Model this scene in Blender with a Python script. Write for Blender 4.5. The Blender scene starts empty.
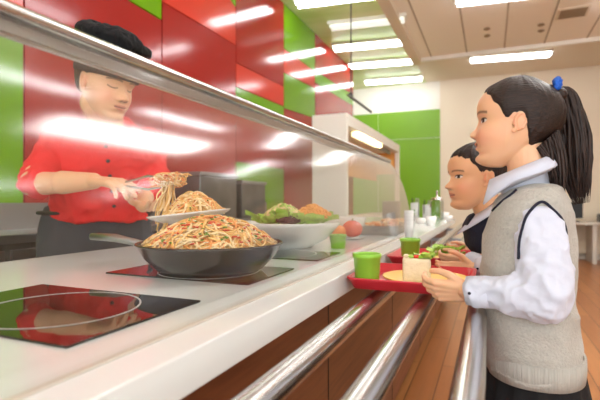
import bpy, bmesh, math, random
import numpy as np
from mathutils import Vector, Matrix, noise
from mathutils.bvhtree import BVHTree
PI = math.pi
rnd = random.Random(7)
sc = bpy.context.scene
COL = sc.collection
H0 = 1.05                       # eye height of the camera
TH = math.atan(190/450)
S, Cc = math.sin(TH), math.cos(TH)

def P(u, v, D):
    """point seen at (u,v) at depth D metres"""
    r = (u-300)/450*D
    return Vector((-S*D + Cc*r, Cc*D + S*r, H0 + (201-v)/450*D))
def on_wall(u, v, x):           # point on plane X=x
    a = P(u, v, 1.0); k = x/a.x
    return Vector((a.x*k, a.y*k, H0+(a.z-H0)*k))
def on_back(u, v, y):
    a = P(u, v, 1.0); k = y/a.y
    return Vector((a.x*k, a.y*k, H0+(a.z-H0)*k))
def on_z(u, v, z):
    a = P(u, v, 1.0); k = (z-H0)/(a.z-H0)
    return Vector((a.x*k, a.y*k, z))

# ---------------------------------------------------------------- materials
def lin(c):
    return tuple(((x/255)/12.92 if x/255 <= .04045 else ((x/255+.055)/1.055)**2.4) for x in c)
def mat(name, rgb, rough=.5, metal=0., emit=0., sss=0., coat=0., noise_amt=0., noise_scale=20., bump=0., bump_scale=60., stretch=None, spec=.5, alpha=1., trans=0., attr=None, rgb2=None, sheen=0.):
    m = bpy.data.materials.new(name); m.use_nodes = True
    nt = m.node_tree; b = nt.nodes['Principled BSDF']; N = nt.nodes.new; L = nt.links.new
    c = lin(rgb)+(1,)
    b.inputs['Base Color'].default_value = c
    b.inputs['Roughness'].default_value = rough
    b.inputs['Metallic'].default_value = metal
    b.inputs['Specular IOR Level'].default_value = spec
    b.inputs['Coat Weight'].default_value = coat
    b.inputs['Coat Roughness'].default_value = .05
    b.inputs['Sheen Weight'].default_value = sheen
    b.inputs['Alpha'].default_value = alpha
    b.inputs['Transmission Weight'].default_value = trans
    if sss:
        b.inputs['Subsurface Weight'].default_value = sss
        b.inputs['Subsurface Radius'].default_value = (1, .35, .2)
        b.inputs['Subsurface Scale'].default_value = .008
    if emit:
        b.inputs['Emission Color'].default_value = c
        b.inputs['Emission Strength'].default_value = emit
    vec = None
    if noise_amt or bump or rgb2:
        tc = N('ShaderNodeTexCoord'); mp = N('ShaderNodeMapping'); L(tc.outputs['Object'], mp.inputs[0])
        if stretch: mp.inputs['Scale'].default_value = stretch
        vec = mp.outputs[0]
    if noise_amt or rgb2:
        n = N('ShaderNodeTexNoise'); n.inputs['Scale'].default_value = noise_scale; n.inputs['Detail'].default_value = 4
        L(vec, n.inputs['Vector'])
        mx = N('ShaderNodeMix'); mx.data_type = 'RGBA'
        mx.inputs[6].default_value = c
        mx.inputs[7].default_value = (lin(rgb2) if rgb2 else tuple(x*(1-noise_amt) for x in c[:3]))+(1,)
        rr = N('ShaderNodeValToRGB'); rr.color_ramp.elements[0].position = .35; rr.color_ramp.elements[1].position = .65
        L(n.outputs[0], rr.inputs[0]); L(rr.outputs[0], mx.inputs[0]); L(mx.outputs[2], b.inputs['Base Color'])
    if attr:
        a = N('ShaderNodeAttribute'); a.attribute_name = attr
        L(a.outputs['Color'], b.inputs['Base Color'])
    if bump:
        n = N('ShaderNodeTexNoise'); n.inputs['Scale'].default_value = bump_scale; n.inputs['Detail'].default_value = 3
        L(vec, n.inputs['Vector'])
        bp = N('ShaderNodeBump'); bp.inputs['Strength'].default_value = bump; bp.inputs['Distance'].default_value = .01
        L(n.outputs[0], bp.inputs['Height']); L(bp.outputs[0], b.inputs['Normal'])
    return m

M = {}
M['skin'] = mat('skin', (235,190,160), .45, sss=.25, attr='tint', spec=.4)
M['red_dark'] = mat('glossy_red_panel', (160,38,34), .13, coat=.1, spec=.4)
M['red_light'] = mat('glossy_coral_panel', (208,64,50), .13, coat=.1, spec=.4)
M['green'] = mat('glossy_green_panel', (106,160,14), .14, coat=.1, spec=.4)
M['green_back'] = mat('green_panel', (112,160,14), .35)
M['cream'] = mat('cream_plaster', (226,214,192), .8, bump=.05, bump_scale=15)
M['white_wall'] = mat('white_plaster', (238,236,226), .7, bump=.05, bump_scale=15)
M['groove'] = mat('joint', (90,60,40), .7)
M['white_solid'] = mat('white_solid_surface', (236,241,240), .16, coat=.3, noise_amt=.03, noise_scale=3)
M['hob'] = mat('black_ceramic_glass', (12,8,8), .03, spec=.45, coat=.1)
M['hobmark'] = mat('hob_print', (205,205,205), .3)
M['steel'] = mat('brushed_steel', (200,200,198), .22, 1., bump=.03, bump_scale=30, stretch=(1,30,1))
M['steel_dull'] = mat('dull_steel', (160,162,162), .38, 1., bump=.02, bump_scale=40)
M['steel_box'] = mat('worn_steel', (125,125,122), .35, .8, noise_amt=.3, noise_scale=6)
M['dark'] = mat('dark_metal', (42,40,40), .3, .6)
M['pan'] = mat('pan_steel', (96,92,90), .25, .9, noise_amt=.2, noise_scale=5)
M['black'] = mat('black_plastic', (22,22,24), .5)
M['white_ceramic'] = mat('white_ceramic', (240,240,236), .15, coat=.4)
M['green_cup'] = mat('green_plastic', (140,198,62), .35, sss=.0)
M['tray'] = mat('red_tray_plastic', (204,46,58), .3)
M['yellow'] = mat('yellow_plate_plastic', (252,208,110), .4)
M['cloth_white'] = mat('white_blue_shirt_cotton', (208,213,228), .85, bump=.15, bump_scale=60, sheen=.1)
M['vest'] = mat('grey_knit', (186,183,174), .95, noise_amt=.12, noise_scale=160, bump=.5, bump_scale=220, sheen=.2)
M['vestrib'] = mat('grey_rib_knit', (186,183,174), .95, noise_amt=.12, noise_scale=120, bump=.6, bump_scale=90, stretch=(3,3,.1))
M['navy'] = mat('navy_knit', (28,30,48), .9, bump=.3, bump_scale=150)
M['skirt'] = mat('black_wool', (16,16,18), .9, bump=.2, bump_scale=80)
M['hair'] = mat('black_brown_hair', (26,18,15), .45, bump=.35, bump_scale=60, stretch=(.5,6,6), rgb2=(50,33,25), noise_scale=50, spec=.35)
M['hair_tail'] = mat('ponytail_hair', (28,19,16), .5, rgb2=(56,37,28), noise_scale=30, stretch=(6,6,.4), bump=.3, spec=.35)
M['scrunchie'] = mat('blue_fabric', (20,90,190), .7, bump=.5, bump_scale=90)
M['chef_red'] = mat('chef_red_cotton', (226,34,34), .8, bump=.12, bump_scale=40)
M['hat'] = mat('black_felt', (20,20,22), .95, bump=.5, bump_scale=40)
M['hatband'] = mat('charcoal_band', (52,44,40), .9)
M['apron'] = mat('charcoal_apron', (62,64,68), .9, bump=.2, bump_scale=30)
M['wood'] = mat('brown_wood_panel', (128,78,48), .4, rgb2=(104,60,36), noise_scale=6, stretch=(1,.6,8))
M['lamp'] = mat('fluorescent_tube', (250,252,255), .5, emit=11.)
M['lamp_dim'] = mat('dim_glow_tube', (225,228,220), .4, emit=.6)  # faint glow put into the tube of a switched-off fixture
M['sky'] = mat('skylight_diffuser', (255,253,250), .5, emit=16.)
M['warm'] = mat('warm_lamp', (255,225,170), .5, emit=9.)
M['warm_wall'] = mat('orange_laminate', (238,176,92), .5)
M['grille'] = mat('vent_brown', (150,128,100), .6)
M['ceil_left'] = mat('ceiling_green_bounce', (222,230,178), .5, rgb2=(176,204,104), noise_scale=1.2, stretch=(.3,1.6,1))  # green bounce light from the wall panels put into the ceiling colour
M['noodle'] = mat('noodle', (248,198,118), .4, noise_amt=.2, noise_scale=30, spec=.6)
M['noodle2'] = mat('noodle_pale', (250,220,168), .4, spec=.6)
M['noodle3'] = mat('noodle_orange', (240,160,88), .4, spec=.6)
M['pepper'] = mat('red_pepper', (214,62,36), .35)
M['herb'] = mat('green_herb', (96,140,36), .5)
M['lettuce'] = mat('lettuce', (150,198,56), .5, rgb2=(200,226,116), noise_scale=30)
M['sprout'] = mat('pale_sprouts', (214,212,140), .5, noise_amt=.3, noise_scale=60)
M['cabbage'] = mat('purple_cabbage', (78,28,52), .45)
M['carrot'] = mat('shredded_carrot', (242,164,70), .5)
M['tomato'] = mat('red_tomato', (222,58,40), .2, coat=.4)
M['orange'] = mat('orange_pepper', (246,140,30), .25, coat=.3)
M['bread'] = mat('pale_bread', (240,226,190), .8, noise_amt=.1, noise_scale=30, bump=.4, bump_scale=60)
M['desk'] = mat('grey_laminate', (205,198,186), .5)

def floor_mat():
    m = bpy.data.materials.new('wood_floor'); m.use_nodes = True
    nt = m.node_tree; b = nt.nodes['Principled BSDF']; N = nt.nodes.new; L = nt.links.new
    tc = N('ShaderNodeTexCoord'); mp = N('ShaderNodeMapping'); L(tc.outputs['Object'], mp.inputs[0])
    mp.inputs['Rotation'].default_value = (0,0,PI/2)
    br = N('ShaderNodeTexBrick'); br.inputs['Scale'].default_value = 1.
    br.inputs['Brick Width'].default_value = 1.2; br.inputs['Row Height'].default_value = .14
    br.inputs['Mortar Size'].default_value = .003
    br.inputs['Color1'].default_value = lin((196,132,78))+(1,)
    br.inputs['Color2'].default_value = lin((172,108,60))+(1,)
    br.inputs['Mortar'].default_value = lin((96,56,32))+(1,)
    L(mp.outputs[0], br.inputs[0])
    n = N('ShaderNodeTexNoise'); n.inputs['Scale'].default_value = 3; n.inputs['Detail'].default_value = 6
    mp2 = N('ShaderNodeMapping'); mp2.inputs['Scale'].default_value = (12,1,1); L(tc.outputs['Object'], mp2.inputs[0]); L(mp2.outputs[0], n.inputs[0])
    mx = N('ShaderNodeMix'); mx.data_type = 'RGBA'; mx.blend_type = 'MULTIPLY'; mx.inputs[0].default_value = .35
    L(br.outputs[0], mx.inputs[6]); L(n.outputs[0], mx.inputs[7]); L(mx.outputs[2], b.inputs['Base Color'])
    b.inputs['Roughness'].default_value = .28
    return m
M['floor'] = floor_mat()
def ceil_mat():
    m = bpy.data.materials.new('ceiling_tiles'); m.use_nodes = True
    nt = m.node_tree; b = nt.nodes['Principled BSDF']; N = nt.nodes.new; L = nt.links.new
    tc = N('ShaderNodeTexCoord'); mp = N('ShaderNodeMapping'); L(tc.outputs['Object'], mp.inputs[0])
    mp.inputs['Rotation'].default_value = (0,0,PI/2); mp.inputs['Location'].default_value = (0,.35,0)
    br = N('ShaderNodeTexBrick'); br.offset = 0; br.inputs['Scale'].default_value = 1.
    br.inputs['Brick Width'].default_value = 4.; br.inputs['Row Height'].default_value = .56
    br.inputs['Mortar Size'].default_value = .012
    br.inputs['Color1'].default_value = lin((250,242,228))+(1,); br.inputs['Color2'].default_value = lin((246,237,222))+(1,)
    br.inputs['Mortar'].default_value = lin((176,160,138))+(1,)
    L(mp.outputs[0], br.inputs[0]); L(br.outputs[0], b.inputs['Base Color']); b.inputs['Roughness'].default_value = .7
    return m
M['ceil'] = ceil_mat()
def glass_mat(name, strength=1.6, tint=(.985,.995,.99), haze=0.):
    m = bpy.data.materials.new(name); m.use_nodes = True
    nt = m.node_tree; nt.nodes.clear(); N = nt.nodes.new; L = nt.links.new
    out = N('ShaderNodeOutputMaterial'); tr = N('ShaderNodeBsdfTransparent'); tr.inputs[0].default_value = tint+(1,)
    gl = N('ShaderNodeBsdfGlossy'); gl.inputs['Roughness'].default_value = haze
    fr = N('ShaderNodeFresnel'); fr.inputs['IOR'].default_value = 1.5
    ge = N('ShaderNodeNewGeometry')
    m1 = N('ShaderNodeMath'); m1.operation = 'MULTIPLY'; m1.inputs[1].default_value = strength; m1.use_clamp = True
    L(fr.outputs[0], m1.inputs[0])
    inv = N('ShaderNodeMath'); inv.operation = 'SUBTRACT'; inv.inputs[0].default_value = 1.; L(ge.outputs['Backfacing'], inv.inputs[1])
    m2 = N('ShaderNodeMath'); m2.operation = 'MULTIPLY'; L(m1.outputs[0], m2.inputs[0]); L(inv.outputs[0], m2.inputs[1])
    mx = N('ShaderNodeMixShader'); L(m2.outputs[0], mx.inputs[0]); L(tr.outputs[0], mx.inputs[1]); L(gl.outputs[0], mx.inputs[2]); L(mx.outputs[0], out.inputs[0])
    return m
M['glass'] = glass_mat('sneeze_guard_glass', 1.9, haze=.135)
M['clear'] = glass_mat('clear_cup_glass', 1.5, (.90,.93,.92), haze=.1)

# ---------------------------------------------------------------- mesh builder
class MB:
    def __init__(s): s.v = []; s.f = []; s.m = []; s.mats = []; s.sm = []
    def mi(s, m):
        if m not in s.mats: s.mats.append(m)
        return s.mats.index(m)
    def add(s, vs, fs, m=None, smooth=True):
        o = len(s.v); s.v += [tuple(v) for v in vs]; k = s.mi(m)
        for f in fs: s.f.append(tuple(i+o for i in f)); s.m.append(k); s.sm.append(smooth)
        return s
    def box(s, a, b, m=None, bev=0.):
        a = Vector(a); b = Vector(b)
        lo = Vector((min(a[i],b[i]) for i in range(3))); hi = Vector((max(a[i],b[i]) for i in range(3)))
        bm = bmesh.new(); bmesh.ops.create_cube(bm, size=1)
        for v in bm.verts: v.co = Vector(((lo[i]+hi[i])/2 + v.co[i]*(hi[i]-lo[i]) for i in range(3)))
        if bev: bmesh.ops.bevel(bm, geom=bm.edges[:], offset=bev, segments=2, affect='EDGES', profile=.6)
        bm.verts.index_update()
        s.add([v.co[:] for v in bm.verts], [[v.index for v in f.verts] for f in bm.faces], m, False); bm.free(); return s
    def obox(s, c, ax, half, m=None, bev=0.):
        t = MB().box((-half[0],-half[1],-half[2]), half, m, bev)
        R = Matrix((ax[0],ax[1],ax[2])).transposed()
        s.add([R@Vector(v)+Vector(c) for v in t.v], t.f, m, False); return s
    def rings(s, rings, m=None, cap=True, closed=True, smooth=True):
        n = len(rings[0]); vs = [p for r in rings for p in r]; fs = []
        for i in range(len(rings)-1):
            for j in range(n if closed else n-1):
                k = (j+1) % n
                fs.append((i*n+j, i*n+k, (i+1)*n+k, (i+1)*n+j))
        s.add(vs, fs, m, smooth)
        if cap and closed:
            k = s.mi(m); o = len(s.v)-len(vs)
            for f in (tuple(range(n-1,-1,-1)), tuple((len(rings)-1)*n+j for j in range(n))):
                s.f.append(tuple(i+o for i in f)); s.m.append(k); s.sm.append(False)
        return s
    def tube(s, pts, rad, m=None, n=8, cap=True):
        pts = [Vector(p) for p in pts]; R = []
        if len(pts) == 2 and cap:
            e = (pts[1]-pts[0])*min(.02, .001/max(1e-6,(pts[1]-pts[0]).length)); pts = [pts[0], pts[0]+e, pts[1]-e, pts[1]]
            if hasattr(rad, '__len__'): rad = [rad[0], rad[0], rad[1], rad[1]]
        if not hasattr(rad, '__len__'): rad = [rad]*len(pts)
        up = None
        for i, p in enumerate(pts):
            t = (pts[min(i+1,len(pts)-1)]-pts[max(i-1,0)])
            if t.length < 1e-9: t = Vector((0,0,1))
            t.normalize()
            if up is None:
                up = t.orthogonal().normalized()
            up = (up - t*up.dot(t))
            up = up.normalized() if up.length > 1e-6 else t.orthogonal().normalized()
            w = t.cross(up)
            R.append([p + (up*math.cos(a)+w*math.sin(a))*rad[i] for a in [2*PI*k/n for k in range(n)]])
        return s.rings(R, m, cap)
    def lathe(s, prof, c=(0,0,0), m=None, n=40, cap=False, axis=None):
        c = Vector(c); R = []
        for r, z in prof: R.append([c+Vector((r*math.cos(2*PI*k/n), r*math.sin(2*PI*k/n), z)) for k in range(n)])
        return s.rings(R, m, cap)
    def ell(s, c, r, m=None, rot=None, n=20):
        c = Vector(c); R = []
        for i in range(1, n):
            a = PI*i/n
            R.append([Vector((r[0]*math.sin(a)*math.cos(2*PI*k/(2*n)), r[1]*math.sin(a)*math.sin(2*PI*k/(2*n)), -r[2]*math.cos(a))) for k in range(2*n)])
        if rot is not None: R = [[rot@p for p in q] for q in R]
        return s.rings([[c+p for p in q] for q in R], m)
    def cap(s, p0, p1, r0, r1, m=None, n=14):
        p0 = Vector(p0); p1 = Vector(p1); t = p1-p0; L = t.length; t.normalize()
        pts = []; rad = []
        for a in (-80,-60,-35,-12): pts.append(p0+t*r0*math.sin(math.radians(a))); rad.append(r0*math.cos(math.radians(a)))
        for k in (0,.5,1): pts.append(p0+t*L*k); rad.append(r0+(r1-r0)*k)
        for a in (12,35,60,80): pts.append(p1+t*r1*math.sin(math.radians(a))); rad.append(r1*math.cos(math.radians(a)))
        return s.tube(pts, rad, m, n)
    def poly(s, pts, m=None): return s.add(pts, [tuple(range(len(pts)))], m, False)
    def extrude_poly(s, pts, off, m=None):
        off = Vector(off); n = len(pts); a = [Vector(p) for p in pts]; b = [p+off for p in a]
        fs = [tuple(range(n)), tuple(range(2*n-1,n-1,-1))]+[(i,(i+1)%n+0, (i+1)%n+n, i+n) for i in range(n)]
        return s.add(a+b, fs, m, False)
    def merge(s, o):
        k = len(s.v); s.v += o.v
        for f, mi, sm in zip(o.f, o.m, o.sm):
            s.f.append(tuple(i+k for i in f)); s.m.append(s.mi(o.mats[mi])); s.sm.append(sm)
        return s
    def mesh(s, name):
        me = bpy.data.meshes.new(name); me.from_pydata(s.v, [], s.f)
        for m in s.mats: me.materials.append(M[m] if isinstance(m, str) else m)
        me.polygons.foreach_set('material_index', s.m); me.polygons.foreach_set('use_smooth', s.sm)
        me.update()
        bm = bmesh.new(); bm.from_mesh(me); bmesh.ops.recalc_face_normals(bm, faces=bm.faces[:]); bm.to_mesh(me); bm.free()
        return me

def build(name, mb, parent=None, **tags):
    o = bpy.data.objects.new(name, mb.mesh(name) if isinstance(mb, MB) else mb)
    COL.objects.link(o)
    if parent is not None:
        o.parent = parent
        o.matrix_parent_inverse = parent.matrix_basis.inverted()
    for k, v in tags.items(): o[k] = v
    return o
def root(name, loc, label, category, group=None):
    o = bpy.data.objects.new(name, None); o.empty_display_size = .05; o.location = loc; COL.objects.link(o)
    o['label'] = label; o['category'] = category
    if group: o['group'] = group
    return o
def thing(name, mb, label, category, group=None, **k):
    o = build(name, mb, None, label=label, category=category, **k)
    if group: o['group'] = group
    return o
def struct(name, mb): return build(name, mb, None, kind='structure')
def remesh(mb, voxel, smooth=3, name='tmp'):
    me = mb.mesh('tmp'); o = bpy.data.objects.new('tmp', me); COL.objects.link(o)
    r = o.modifiers.new('r', 'REMESH'); r.mode = 'VOXEL'; r.voxel_size = voxel; r.use_smooth_shade = True
    if smooth:
        s = o.modifiers.new('s', 'SMOOTH'); s.factor = .5; s.iterations = smooth
    dg = bpy.context.evaluated_depsgraph_get(); dg.update()
    out = bpy.data.meshes.new_from_object(o.evaluated_get(dg))
    out.name = name
    bpy.data.objects.remove(o); bpy.data.meshes.remove(me)
    out.materials.clear()
    out.polygons.foreach_set('use_smooth', [True]*len(out.polygons))
    return out
def getv(me):
    a = np.empty(len(me.vertices)*3, dtype=np.float64); me.vertices.foreach_get('co', a); return a.reshape(-1,3)
def setv(me, a): me.vertices.foreach_set('co', a.ravel()); me.update()
def getn(me):
    a = np.empty(len(me.vertices)*3); me.vertices.foreach_get('normal', a); return a.reshape(-1,3)
def join_mesh(meshes, name, mats):
    """concatenate meshes (all using slot 0) keeping the tint attribute"""
    V = []; F = []; T = []; o = 0
    for me in meshes:
        a = getv(me); V.append(a)
        F += [tuple(i+o for i in p.vertices) for p in me.polygons]; o += len(a)
        if 'tint' in me.attributes:
            t = np.empty(len(a)*4); me.attributes['tint'].data.foreach_get('color', t); T.append(t.reshape(-1,4))
        else: T.append(np.ones((len(a),4)))
    out = bpy.data.meshes.new(name); out.from_pydata(np.concatenate(V).tolist(), [], F)
    at = out.attributes.new('tint', 'FLOAT_COLOR', 'POINT'); at.data.foreach_set('color', np.concatenate(T).ravel())
    for m in mats: out.materials.append(M[m])
    out.polygons.foreach_set('use_smooth', [True]*len(out.polygons)); out.update()
    return out
def set_tint(me, cols):
    at = me.attributes.new('tint', 'FLOAT_COLOR', 'POINT')
    c = np.ones((len(me.vertices),4)); c[:,:3] = cols; at.data.foreach_set('color', c.ravel())
def wrinkle(me, amp, scale, seed=0, stretch=(1,1,1), bias=0.):
    v = getv(me); n = getn(me); d = np.empty(len(v))
    sx, sy, sz = (scale*q for q in stretch)
    for i, p in enumerate(v):
        d[i] = noise.noise(Vector((p[0]*sx+seed, p[1]*sy+seed*2, p[2]*sz-seed)))
    d = -np.abs(d)*2+.5
    setv(me, v + n*(d*amp+bias)[:,None])
def frame(yaw, pitch=0, roll=0):
    """head frame: x forward rotated to yaw (degrees, from +X ccw), pitch up positive"""
    return Matrix.Rotation(math.radians(yaw),3,'Z') @ Matrix.Rotation(math.radians(-pitch),3,'Y') @ Matrix.Rotation(math.radians(roll),3,'X')
def ipl(x, xs, ys): return float(np.interp(x, xs, ys))
def scat(pts, t):   # smooth catmull interpolation on list of (t, value)
    xs = [p[0] for p in pts]; ys = [p[1] for p in pts]
    if t <= xs[0]: return ys[0]
    if t >= xs[-1]: return ys[-1]
    i = max(j for j in range(len(xs)) if xs[j] <= t); i = min(i, len(xs)-2)
    h = xs[i+1]-xs[i]; s = (t-xs[i])/h
    def sl(k):
        if k == 0: return (ys[1]-ys[0])/(xs[1]-xs[0])
        if k == len(xs)-1: return (ys[-1]-ys[-2])/(xs[-1]-xs[-2])
        return (ys[k+1]-ys[k-1])/(xs[k+1]-xs[k-1])
    m0, m1 = sl(i)*h, sl(i+1)*h
    return (2*s**3-3*s*s+1)*ys[i]+(s**3-2*s*s+s)*m0+(-2*s**3+3*s*s)*ys[i+1]+(s**3-s*s)*m1

# ---------------------------------------------------------------- setting
CW = -2.33; CE = 2.43; CZ = H0+CE; YB = 9.5; YL = 8.05
struct('floor', MB().box((-6,-3,-.1),(6.2,YB+.2,0),'floor'))
struct('ceiling', MB().box((-1.2,-3,CZ),(6.2,7.9,CZ+.1),'ceil'))
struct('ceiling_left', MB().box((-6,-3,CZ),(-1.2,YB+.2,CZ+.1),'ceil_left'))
struct('ceiling_rear', MB().box((-1.2,7.9,CZ),(6.2,YB+.2,CZ+.1),'cream'))
struct('wall_left', MB().box((CW-.2,-3,0),(CW-.012,YL,CZ),'red_dark'))
gx = on_back(440,150,YB).x
struct('wall_back', MB().box((gx,YB,0),(6.2,YB+.2,CZ),'cream').box((-6,YB,0),(gx,YB+.2,CZ),'white_wall'))
struct('wall_right', MB().box((6.0,-3,0),(6.2,YB+.2,CZ),'cream'))
struct('wall_far_left', MB().box((-6.1,YL-.2,0),(-6,YB+.2,CZ),'cream'))
struct('trim_1', MB().box((-1.22,-3,CZ-.09),(-1.08,7.9,CZ+.01),'cream'))
struct('trim_2', MB().box((-1.2,7.84,CZ-.06),(6.0,7.9,CZ+.01),'white_wall'))
struct('baseboard_back', MB().box((gx,YB-.02,0),(6.0,YB+.01,.1),'desk'))

# coloured wall panels: polygons in the plane of the left wall, 12 mm thick
def wp(u, v): return on_wall(u, v, CW)
def ywall(u): return wp(u, 201).y
def zw(u, v): return wp(u, v).z
ys = [-1.2, ywall(24), ywall(162), ywall(236), ywall(284), ywall(315), YL]
g = .006
TN = [3]
def trim_name():
    TN[0] += 1; return 'trim_%d' % TN[0]
def panel(k, zs_l, zs_r, m, base=0.):
    a = ys[k]+g; b = ys[k+1]-g
    pts = [(CW-.012,a,zs_l[0]),(CW-.012,b,zs_r[0]),(CW-.012,b,zs_r[1]),(CW-.012,a,zs_l[1])]
    struct(trim_name(), MB().extrude_poly(pts, (.012,0,0), m))
zt = CZ-.004
zb = .55
# column 0 (left edge): pale top, green middle
panel(0, (2.0,zt),(2.0,zt),'red_light'); panel(0,(zb,1.99),(zb,1.99),'green')
panel(1, (zb,zw(24,-62)),(zb,zw(162,21)),'red_dark'); panel(1,(zw(24,-62)+.01,zt),(zw(162,21)+.01,zt),'green')
zC = (zw(162,2), zw(236,46))
panel(2, (zb,zC[0]),(zb,zC[1]),'red_dark'); panel(2,(zC[0]+.01,zt-.15),(zC[1]+.01,zt-.5),'red_light'); panel(2,(zt-.14,zt),(zt-.49,zt),'green')
panel(3, (zw(236,62),zt),(zw(284,86),zt),'red_dark')
panel(3, (zw(236,86),zw(236,62)-.01),(zw(284,106),zw(284,86)-.01),'red_light')
panel(3, (zw(236,113),zw(236,86)-.01),(zw(284,128),zw(284,106)-.01),'green')
panel(3, (1.45,zw(236,113)-.01),(1.45,zw(284,128)-.01),'red_dark'); panel(3,(zb,1.44),(zb,1.44),'green')
panel(4, (zw(284,48),zt),(zw(315,71),zt),'green')
panel(4, (zw(284,72),zw(284,48)-.01),(zw(315,88),zw(315,71)-.01),'red_light')
panel(4, (zw(284,108),zw(284,72)-.01),(zw(315,118),zw(315,88)-.01),'green')
panel(4, (zb,zw(284,108)-.01),(zb,zw(315,118)-.01),'red_dark')
panel(5, (zw(315,70),zt),(zw(339,84),zt),'red_dark')
panel(5, (zw(315,82),zw(315,70)-.01),(zw(339,96),zw(339,84)-.01),'green')
panel(5, (zb,zw(315,82)-.01),(zb,zw(339,96)-.01),'red_dark')
# green panels on the back wall
zg1 = on_back(400,112,YB).z; zg2 = on_back(400,139.5,YB).z
for x0, x1 in ((-3.6,-2.2),(-2.19,gx)):
    struct(trim_name(), MB().box((x0,YB-.015,zg2+.006),(x1,YB,zg1),'green_back'))
    struct(trim_name(), MB().box((x0,YB-.015,.5),(x1,YB,zg2-.006),'green_back'))

# ---------------------------------------------------------------- ceiling lights
def ceil_light(c, L, label, on=True, tubes=2, yaw=0., w=.2):
    r = root('ceiling_light', (c[0],c[1],CZ), label, 'ceiling light', 'ceiling lights')
    R = Matrix.Rotation(yaw,3,'Z'); ax = [R@Vector((1,0,0)), R@Vector((0,1,0)), Vector((0,0,1))]
    build('light_housing', MB().obox((c[0],c[1],CZ-.02), ax, (L/2+.03,w/2,.02),'white_wall',.004), r)
    for k in range(tubes):
        off = (k-(tubes-1)/2)*w*.55
        p = Vector((c[0],c[1],CZ-.062))+ax[1]*off
        build('light_tube', MB().tube([p-ax[0]*L/2, p+ax[0]*L/2], .024, 'lamp' if on else 'lamp_dim', 12), r)
    return r
lights = [((-1.70,6.74),1.08,'twin tube ceiling light nearest the red wall, first of the lit row over the counter'),
 ((-1.74,7.73),1.08,'twin tube ceiling light second in the row before the green wall'),
 ((-1.76,8.9),1.08,'twin tube ceiling light farthest back, just above the green wall'),
 ((-1.62,5.05),1.05,'twin tube ceiling light at the top edge beside the red wall'),
 ((.30,8.2),1.2,'bright twin tube ceiling light above the girl, on the plain rear strip'),
 ((.14,5.75),1.0,'twin tube ceiling light cut by the top edge above the girl')]
for c, L, lab in lights: ceil_light(c, L, lab, yaw=.12)
ceil_light((-1.52,5.9), .98, 'dim switched-off ceiling light given a faint glow, between the two lit ones beside the ceiling tinted with green bounce', on=False, yaw=.12)
for i,(x,y,yw) in enumerate([(.42,1.9,PI/2),(.42,3.7,PI/2),(2.9,1.0,PI/2),(1.0,-1.2,0),(2.9,-1.2,0),(-1.4,2.9,.12),(-1.4,.6,.12),(-1.4,-1.2,0),(3.6,3.2,PI/2),(3.6,5.4,0),(1.9,6.6,.12)]):  # out-of-view fixtures added for frontal fill, a brighter counter and glass streaks
    ceil_light((x,y),1.2,'unseen twin tube ceiling light added out of view for fill and glass reflections', yaw=yw)['group'] = 'added fill and reflection lights out of view'
sk = root('skylight', (1.3,3.6,CZ), 'long luminous ceiling panel over the hall', 'ceiling light')
build('light_frame', MB().box((1.0,2.5,CZ-.03),(1.7,2.56,CZ),'white_wall').box((1.0,4.64,CZ-.03),(1.7,4.7,CZ),'white_wall').box((1.0,2.56,CZ-.03),(1.06,4.64,CZ),'white_wall').box((1.64,2.56,CZ-.03),(1.7,4.64,CZ),'white_wall'), sk)
build('diffuser', MB().box((1.06,2.56,CZ-.02),(1.64,4.64,CZ-.005),'sky'), sk)
v = root('ceiling_vent', (.98,6.7,CZ), 'small brown louvred air vent in the tiled ceiling at upper right', 'air vent')
build('vent_frame', MB().box((.80,6.52,CZ-.012),(1.16,6.88,CZ),'cream'), v)
mb = MB()
for k in range(7): mb.box((.83,6.56+k*.042,CZ-.022),(1.13,6.58+k*.042,CZ-.012),'grille')
build('louvre', mb, v)
cone = [(0,0),(.03,0),(.045,-.01),(.045,-.018),(.02,-.03),(0,-.03)]
for (u,v_),lab in [((487,28),'small round ceiling sprinkler left of the vent, nearer pair front'),((487,35),'small round ceiling sprinkler left of the vent, behind the other'),((541,24),'small round ceiling sprinkler below the vent, front one'),((541,30),'small round ceiling sprinkler below the vent, rear one')]:
    p = on_z(u, v_, CZ); thing('ceiling_sprinkler', MB().lathe([(max(r,.0005),z) for r,z in cone],(p.x,p.y,CZ),'grille',14), lab, 'sprinkler', 'ceiling sprinklers')
# hanging rod
r = root('hanging_rod', P(352,95,5.2), 'thin grey rod hanging from a long black cable before the white wall', 'hanging rod')
a = P(351,97,5.2); b = a.copy(); b.z = CZ
build('cable', MB().tube([a, b], .008, 'black', 6), r)
build('rod', MB().tube([P(348,95,5.15), a, P(371,112,5.5)], .016, 'steel_box', 10), r)
build('hook', MB().ell(a+Vector((0,0,.02)), (.02,.02,.04), 'black', None, 8), r)

# ---------------------------------------------------------------- counter
CT = H0-.19
ctr = root('serving_counter', (-.9,2.5,0), 'long white serving counter with brown wood front panel', 'counter')
build('worktop', MB().box((-1.40,-.6,CT-.055),(-.35,5.2,CT),'white_solid',.003), ctr)
build('cabinet_body', MB().box((-1.34,-.55,.1),(-.42,5.15,CT-.056),'wood'), ctr)
build('plinth', MB().box((-1.3,-.5,0),(-.47,5.1,.1),'dark'), ctr)
mb = MB()
for y in np.arange(.3,5.1,.9): build('panel_joint', MB().box((-.421,y-.003,.1),(-.4185,y+.003,CT-.06),'dark'), ctr)

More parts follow.
